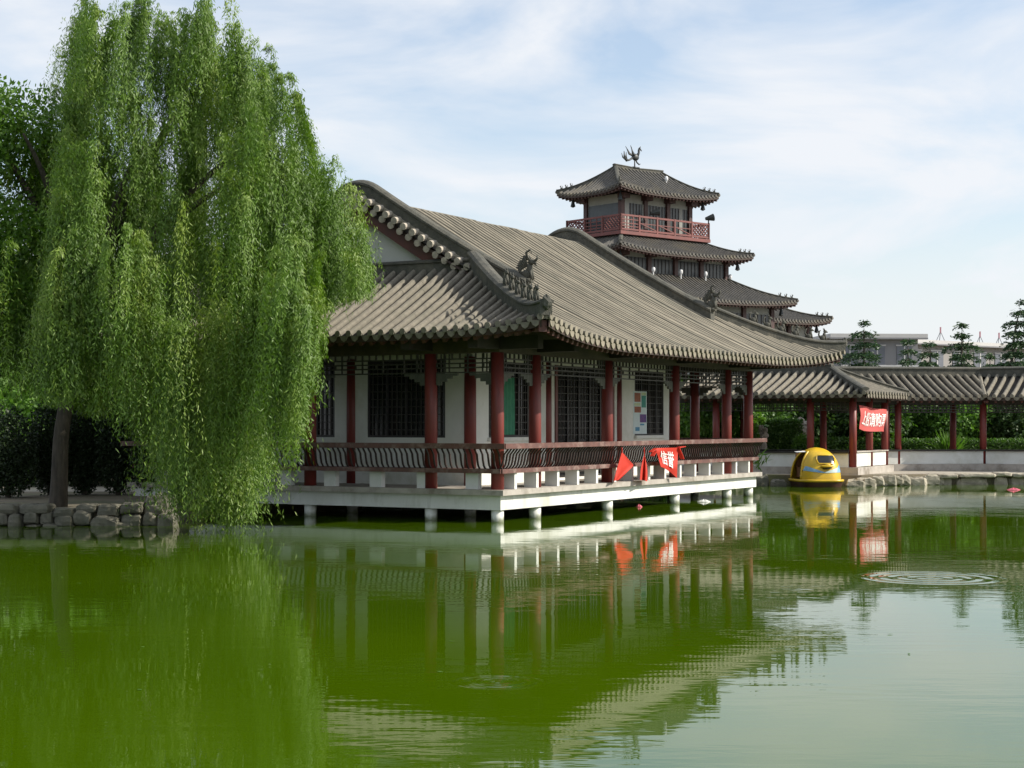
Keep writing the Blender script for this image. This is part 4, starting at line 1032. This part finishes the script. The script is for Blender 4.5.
# clipped dark shrubs on the left bank
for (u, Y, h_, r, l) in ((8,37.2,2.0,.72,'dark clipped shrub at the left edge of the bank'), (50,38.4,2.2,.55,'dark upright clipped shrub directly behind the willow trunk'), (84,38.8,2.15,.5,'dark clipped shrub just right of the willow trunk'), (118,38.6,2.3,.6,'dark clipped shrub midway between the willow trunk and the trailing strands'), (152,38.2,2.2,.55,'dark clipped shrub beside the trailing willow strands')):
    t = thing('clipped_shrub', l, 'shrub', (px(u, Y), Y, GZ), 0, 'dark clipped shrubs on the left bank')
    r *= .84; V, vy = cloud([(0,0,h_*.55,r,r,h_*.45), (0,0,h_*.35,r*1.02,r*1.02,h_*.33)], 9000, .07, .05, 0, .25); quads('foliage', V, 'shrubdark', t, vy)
    trunk_mesh('stem', [([(0,0,-.1), (0,0,.3), (0,0,.7)], .07, .04)], 'bark2', t)
# trees beyond the left bank
bk_l = ['wide dark tree far behind the left edge of the bank', 'dark tree beyond the bank behind the willow trunk', 'dark tree beyond the bank right of the willow trunk', 'dark tree beyond the bank behind the middle of the willow', 'dark tree behind the willow and nearest the pavilion', 'tall dark tree rising behind the pavilion and the willow']
for i, (u, Y, h_, r) in enumerate(((-20,47,7.4,3.4), (55,50,6.6,3.2), (120,48,6.4,3.0), (185,52,7.4,3.4), (250,54,5.6,2.8), (305,62,4.4,2.6))):
    tree('shade_tree', bk_l[i], 'tree', px(u, Y), Y, h_, r, 'treeback', 9000, .22, .15, 'shade trees beyond the left bank', base=.15, nl_=13, trunk_r=.2)
for i, (u, Y) in enumerate(((-8,43.5), (35,44.5), (98,44.8), (140,44.2), (200,45))):
    t = thing('round_bush', ['light green bush at the left edge behind the dark shrubs', 'light green bush left of the willow trunk behind the dark shrubs', 'light green bush right of the willow trunk behind the dark shrubs', 'light green bush in the gap before the trailing strands', 'light green bush hidden behind the trailing willow strands'][i], 'bush', (px(u, Y), Y, GZ), 0, 'light bushes behind the dark shrubs')
    V, vy = cloud([(0,0,1.3,1.15,1.0,1.0), (.6,.1,.9,.8,.8,.8), (-.6,0,1.0,.8,.8,.9)], 6000, .12, .08, 0, .3); quads('foliage', V, 'shrublight', t, vy); t.scale = (1.3, 1.2, 1.4)

# cedars beyond the walkway
def cedar(label, u, Y, vtop, r, n=210, lean=0.0):
    h = pz(vtop, Y)-GZ; t = thing('cedar_tree', label, 'tree', (px(u, Y), Y, GZ), 0, 'cedars behind the walkway')
    Ps, Ds, Ls = [], [], []; lm = [([(0,0,-.2), (0,0,h*.4), (lean*.3,0,h*.75), (lean*.8,0,h*.93)], .14, .012)]
    nlev = int(h/.5)
    for j in range(nlev):
        f = (j+.8)/nlev; zz = h*(.12+.87*f); R = r*(1-f)**.85*random.uniform(.6,1.25)+.10
        for k in range(6 if f < .8 else 4):
            a = 2.4*(j*5+k)+random.uniform(-.4,.4); q = R*random.uniform(.55,1.15)
            m_ = int(n*q/r*1.6)+14; s_ = RNG.random(m_)**.8
            cxx = lean*f**2
            base = np.stack([cxx+math.cos(a)*q*s_, math.sin(a)*q*s_, zz+.10*q*s_-.42*q*s_**2], 1)
            sidew = (.12+.20*q*s_*(1.15-s_))
            base += np.stack([-math.sin(a)*RNG.normal(0,1,m_)*sidew, math.cos(a)*RNG.normal(0,1,m_)*sidew, RNG.normal(0,.04,m_)-.08*np.abs(RNG.normal(0,1,m_))], 1)
            Ps.append(base); d = np.stack([math.cos(a)+RNG.normal(0,.7,m_), math.sin(a)+RNG.normal(0,.7,m_), -.25+RNG.normal(0,.35,m_)], 1); Ds.append(unit(d))
            if k < 3: lm.append(([(cxx*.9,0,zz), (cxx+math.cos(a)*q*.5, math.sin(a)*q*.5, zz-.03*q), (cxx+math.cos(a)*q*.9, math.sin(a)*q*.9, zz-.2*q)], .03, .01))
    Pn = np.concatenate(Ps); Dn = np.concatenate(Ds); nn = len(Pn)
    quads('crown', leaf_quads(Pn, Dn, .19*RNG.uniform(.6,1.3,nn), .065*RNG.uniform(.6,1.3,nn)), 'cedar', t, np.clip(RNG.normal(.5,.22,nn), 0, 1))
    trunk_mesh('trunk', lm, 'bark2', t)
cedar('cedar whose broad drooping top rises just right of the pavilion roof', 864, 72, 318, 2.3)
cedar('short cedar top between the broad cedar and the pale building windows', 908, 78, 337, 2.2)
cedar('slender low cedar top in front of the pale building', 930, 76, 340, 2.0)
cedar('pointed dark cedar standing alone in front of the pale building', 962, 72, 320, 2.4)
cedar('tallest cedar at the right edge with a bent tip', 1010, 70, 297, 2.2, lean=.55)
cedar('low cedar top just left of the tallest cedar', 990, 76, 352, 2.0)
# shrubs and trees seen under the walkway roof
items = [(690,60,3.4,1.7,'shrublight','light green leafy tree seen between the last pavilion columns'), (722,61,3.2,1.6,'shrublight','light green leafy tree behind the pavilion end columns'),
    (752,64,3.6,1.8,'shrub','leafy tree behind the walkway where it meets the pavilion'), (790,67,4.2,2.0,'shrub','leafy tree behind the flat-topped hedge'), (828,66,3.9,1.8,'treeback','dark tree behind the yellow boat'),
    (868,66,3.8,1.7,'shrub','leafy tree seen under the faded red banner'), (905,68,4.0,2.0,'shrub','leafy tree seen just right of the banner column'), (945,67,3.9,2.0,'shrublight','bright leafy tree in the middle of the right walkway opening'),
    (985,69,4.0,2.0,'shrub','leafy tree behind the last red walkway column'), (1022,67,4.0,1.9,'treeback','dark tree under the walkway roof at the right edge'), (1065,68,4.2,2.2,'shrub','leafy tree beyond the right edge of the photograph')]
for u, Y, h_, r, mt, l in items:
    tree('garden_tree', l, 'tree', px(u, Y), Y, h_*.86, r, mt, 7000, .17, .11, 'garden trees behind the walkway', base=.18, nl_=12, trunk_r=.10)
def hedge(label, u0, u1, Y, h_, dp, mat, n):
    x0, x1 = px(u0, Y), px(u1, Y); w = x1-x0; t = thing('clipped_hedge', label, 'hedge', ((x0+x1)/2, Y, GZ))
    P_ = np.stack([RNG.uniform(-w/2, w/2, n), RNG.uniform(-dp/2, dp/2, n), RNG.uniform(0, h_, n)], 1)
    f = RNG.integers(0, 4, n); P_[f==0,2] = h_+RNG.normal(0,.03,(f==0).sum()); P_[f==1,1] = -dp/2+RNG.normal(0,.03,(f==1).sum()); P_[f==2,1] = dp/2+RNG.normal(0,.03,(f==2).sum())
    D_ = unit(RNG.normal(size=(n,3))+np.array([0,-.2,.5])); quads('foliage', leaf_quads(P_, D_, .10*RNG.uniform(.7,1.3,n), .065*RNG.uniform(.7,1.3,n)), mat, t)
hedge('tall flat-topped clipped hedge left of the yellow boat', 756, 800, 61.5, 1.75, 1.2, 'shrub', 9000)
hedge('long low clipped hedge behind the right walkway', 880, 1090, 64.5, 1.0, .9, 'shrub', 14000)
hedge('low clipped hedge behind the walkway and the yellow boat', 800, 878, 65, 1.05, .9, 'shrub', 8000)
t = thing('round_bush', 'small round green bush between the hedge and the red walkway column', 'bush', (px(803,60.5), 60.5, GZ)); V, vy = cloud([(0,0,.75,.42,.42,.5)], 2500, .08, .055, 0, .25); quads('foliage', V, 'shrublight', t, vy); trunk_mesh('stem', [([(0,0,-.1), (0,0,.3), (0,0,.6)], .05, .03)], 'bark2', t)
t = thing('yucca_plant', 'spiky green plant behind the low white walkway wall', 'plant', (px(948,62.8), 62.8, GZ)); n = 260; a = RNG.random(n)*6.283; el = RNG.uniform(.25,1.4,n)
quads('leaves', leaf_quads(np.tile([[0,0,.45]], (n,1))+RNG.normal(0,.08,(n,3)), np.stack([np.cos(a)*np.cos(el), np.sin(a)*np.cos(el), np.sin(el)], 1), RNG.uniform(.6,1.1,n), .07), 'shrublight', t); trunk_mesh('stem', [([(0,0,-.1), (0,0,.3), (0,0,.6)], .09, .07)], 'bark2', t)
mb = MB(); n = 90; a = RNG.random(n)*6.283; el = RNG.uniform(.1,1.3,n)
t = thing('water_plant', 'small green plant growing from the bank at the end of the railing', 'plant', (px(766,52.2)-.15, 54.1, GZ)); quads('leaves', leaf_quads(RNG.normal(0,.18,(n,3))+np.array([0,0,.45]), unit(np.stack([np.cos(a)*np.cos(el), np.sin(a)*np.cos(el), np.sin(el)], 1)), RNG.uniform(.2,.5,n), .06), 'shrublight', t); trunk_mesh('stem', [([(0,0,-.1), (0,0,.3), (.05,0,.7)], .02, .01)], 'bark2', t)
# pale garden rocks
def garden_rock(u, Y, zc, s, label):
    t = thing('garden_rock', label, 'rock', (px(u, Y), Y, GZ)); mb = MB(); stone(mb, (0,0,(zc-GZ)*.4), (s*.55,s*.45,(zc-GZ)*.42), .2, .3, .8); stone(mb, (.02,0,(zc-GZ)*.9), (s*.62,s*.4,s*.38), .3, .8, .8); stone(mb, (-.2*s,.05,(zc-GZ)+s*.3), (s*.32,s*.3,s*.36), .3, 1.2, .8); stone(mb, (.3*s,-.02,(zc-GZ)+s*.1), (s*.3,s*.28,s*.26), .3, 2, .8)
    mb.build('rock_body', 'rockwhite', t)
garden_rock(803, 61.3, 1.95, .42, 'tall pale garden rock beside the flat-topped hedge'); garden_rock(763, 59.6, 1.75, .30, 'pale garden rock right of the last pavilion column')
# far trees closing the view
for i, (u, Y, h_, r) in enumerate(((600,120,6,4), (690,105,6.2,4), (745,98,6,3.6), (800,96,6,3.4), (850,100,6,3.6), (900,96,5.6,3.4), (950,99,5.6,3.6), (1000,95,5.6,3.4), (1050,98,6,3.8), (1110,100,6.5,4))):
    tree('far_tree', 'distant rounded tree closing the view beyond the garden', 'tree', px(u, Y), Y, h_*.74, r, 'treeback', 4200, .36, .26, 'distant trees beyond the garden', base=.06, nl_=12, trunk_r=.2)

# ------------------------------------------------------------------ far buildings
def block(label, x, y, rz, L, Dp, H, floors, nwin, mat, wbase=0, roofw=.6):
    b_ = thing('apartment_block', label, 'building', (x, y, GZ), rz)
    mb = MB(); mb.box(0, L, 0, Dp, -.5, H-.5); mb.build('wall', mat, b_)
    mb = MB(); mb.box(-roofw, L+roofw, -roofw, Dp+roofw, H-.498, H-.2); mb.build('roof', 'facadew', b_)
    mb = MB(); mb.box(-roofw-.01, L+roofw+.01, -roofw-.02, -roofw+.3, H-.62, H-.5); mb.build('eave_band', 'facadeg', b_)
    for f in range(floors):
        for i in range(nwin):
            w0 = L*(i+.22)/nwin; w1 = L*(i+.78)/nwin; z0 = H-2.6-3.0*f
            q = MB(); q.box(w0, w1, -.06, .02, z0, z0+1.5); wo = q.build('window', 'farwin', b_)
            q = MB(); q.box(w0-.08, w1+.08, -.09, -.062, z0+1.48, z0+1.58); q.box(w0-.08, w1+.08, -.14, -.062, z0-.1, z0); q.box((w0+w1)/2-.05, (w0+w1)/2+.05, -.09, -.062, z0, z0+1.48); q.build('window_frame', 'facadew', wo)
    return b_
block('long pale flat-roofed block with a row of windows behind the cedars', px(880,140), 140, math.atan2(10.6, 14), 27, 12, 9.15, 3, 9, 'facade')
block('lower grey block at the left end of the long pale block', px(836,128), 128, .08, 6.5, 9, 8.85, 3, 3, 'facadeg')
block('white low house in front of the long pale block', px(868,105), 105, .15, 4.4, 6, 5.6, 1, 3, 'facade', roofw=.3)
for i, (u, v, Y) in enumerate(((940.5,337,150), (980,341,156), (999,342,160))):
    q = thing('rooftop_sign', ['red rooftop sign left of the pointed dark cedar', 'red rooftop sign right of the pointed dark cedar', 'small red rooftop sign beside the tallest cedar'][i], 'sign', (px(u, Y), Y, pz(v, Y)-.4))
    f = MB(); f.bar((-.4,0,0), (0,0,.9), .05); f.bar((.4,0,0), (0,0,.9), .05); f.bar((0,.4,0), (0,0,.9), .05); f.build('frame', 'facadeg', q)
    f = MB(); f.bar((0,0,.75), (0,0,1.3), .32, .06); f.build('panel', 'flagred', q)

# ------------------------------------------------------------------ light, sky, camera
ELEV = math.radians(35); sunv = (dR*.40-dL*.90).normalized(); az = math.atan2(sunv.x, sunv.y)
w = bpy.data.worlds.new('World'); S.world = w; w.use_nodes = True; nt = w.node_tree
bg = nt.nodes['Background']
sky = N(nt, 'ShaderNodeTexSky', sky_type='NISHITA', sun_disc=False, sun_elevation=ELEV, sun_rotation=az, altitude=50, air_density=1.0, dust_density=1.2, ozone_density=1.0)
tc = N(nt, 'ShaderNodeTexCoord'); mp = N(nt, 'ShaderNodeMapping'); mp.inputs['Scale'].default_value = (1.3, 1.0, 4.2); mp.inputs['Rotation'].default_value = (0, math.radians(-14), 0)
nt.links.new(tc.outputs['Generated'], mp.inputs['Vector'])
n1 = N(nt, 'ShaderNodeTexNoise', Scale=2.6, Detail=7.0, Roughness=.55, Distortion=.6); nt.links.new(mp.outputs[0], n1.inputs['Vector'])
cr = N(nt, 'ShaderNodeValToRGB'); cr.color_ramp.elements[0].position = .40; cr.color_ramp.elements[0].color = (.22,.22,.22,1); cr.color_ramp.elements[1].position = .60; cr.color_ramp.elements[1].color = (.95,.95,.95,1)
nt.links.new(n1.outputs['Fac'], cr.inputs['Fac'])
mx = N(nt, 'ShaderNodeMixRGB'); sz = N(nt, 'ShaderNodeSeparateXYZ'); nt.links.new(tc.outputs['Generated'], sz.inputs[0])
hz = N(nt, 'ShaderNodeMapRange', interpolation_type='SMOOTHSTEP'); hz.inputs['From Min'].default_value = .0; hz.inputs['From Max'].default_value = .20; hz.inputs['To Min'].default_value = .97; hz.inputs['To Max'].default_value = 0
nt.links.new(sz.outputs['Z'], hz.inputs['Value'])
mxx = N(nt, 'ShaderNodeMath', operation='MAXIMUM'); nt.links.new(cr.outputs['Color'], mxx.inputs[0]); nt.links.new(hz.outputs['Result'], mxx.inputs[1]); nt.links.new(mxx.outputs[0], mx.inputs['Fac']); nt.links.new(sky.outputs['Color'], mx.inputs['Color1']); mx.inputs['Color2'].default_value = (4.85,5.0,5.25,1)
nt.links.new(mx.outputs['Color'], bg.inputs['Color']); bg.inputs['Strength'].default_value = .15
sl = bpy.data.lights.new('sun', 'SUN'); sl.energy = 4.8; sl.angle = math.radians(.5); sl.color = (1, .94, .83)
so = bpy.data.objects.new('sun', sl); COL.objects.link(so)
d = Vector((sunv.x*math.cos(ELEV), sunv.y*math.cos(ELEV), math.sin(ELEV)))
so.rotation_euler = d.to_track_quat('Z', 'Y').to_euler(); so.location = d*60
cam = bpy.data.cameras.new('camera'); co = bpy.data.objects.new('camera', cam); COL.objects.link(co)
co.location = (0,0,CAMZ); co.rotation_euler = (math.pi/2, 0, 0); cam.sensor_width = 36; cam.lens = F/1024*36; cam.shift_y = 40/1024; cam.clip_end = 6000; cam.clip_start = .1
S.camera = co
S.view_settings.view_transform = 'Standard'; S.view_settings.look = 'None'; S.view_settings.exposure = .3; S.view_settings.gamma = 1
S.cycles.use_denoising = True
S.cycles.max_bounces = 6
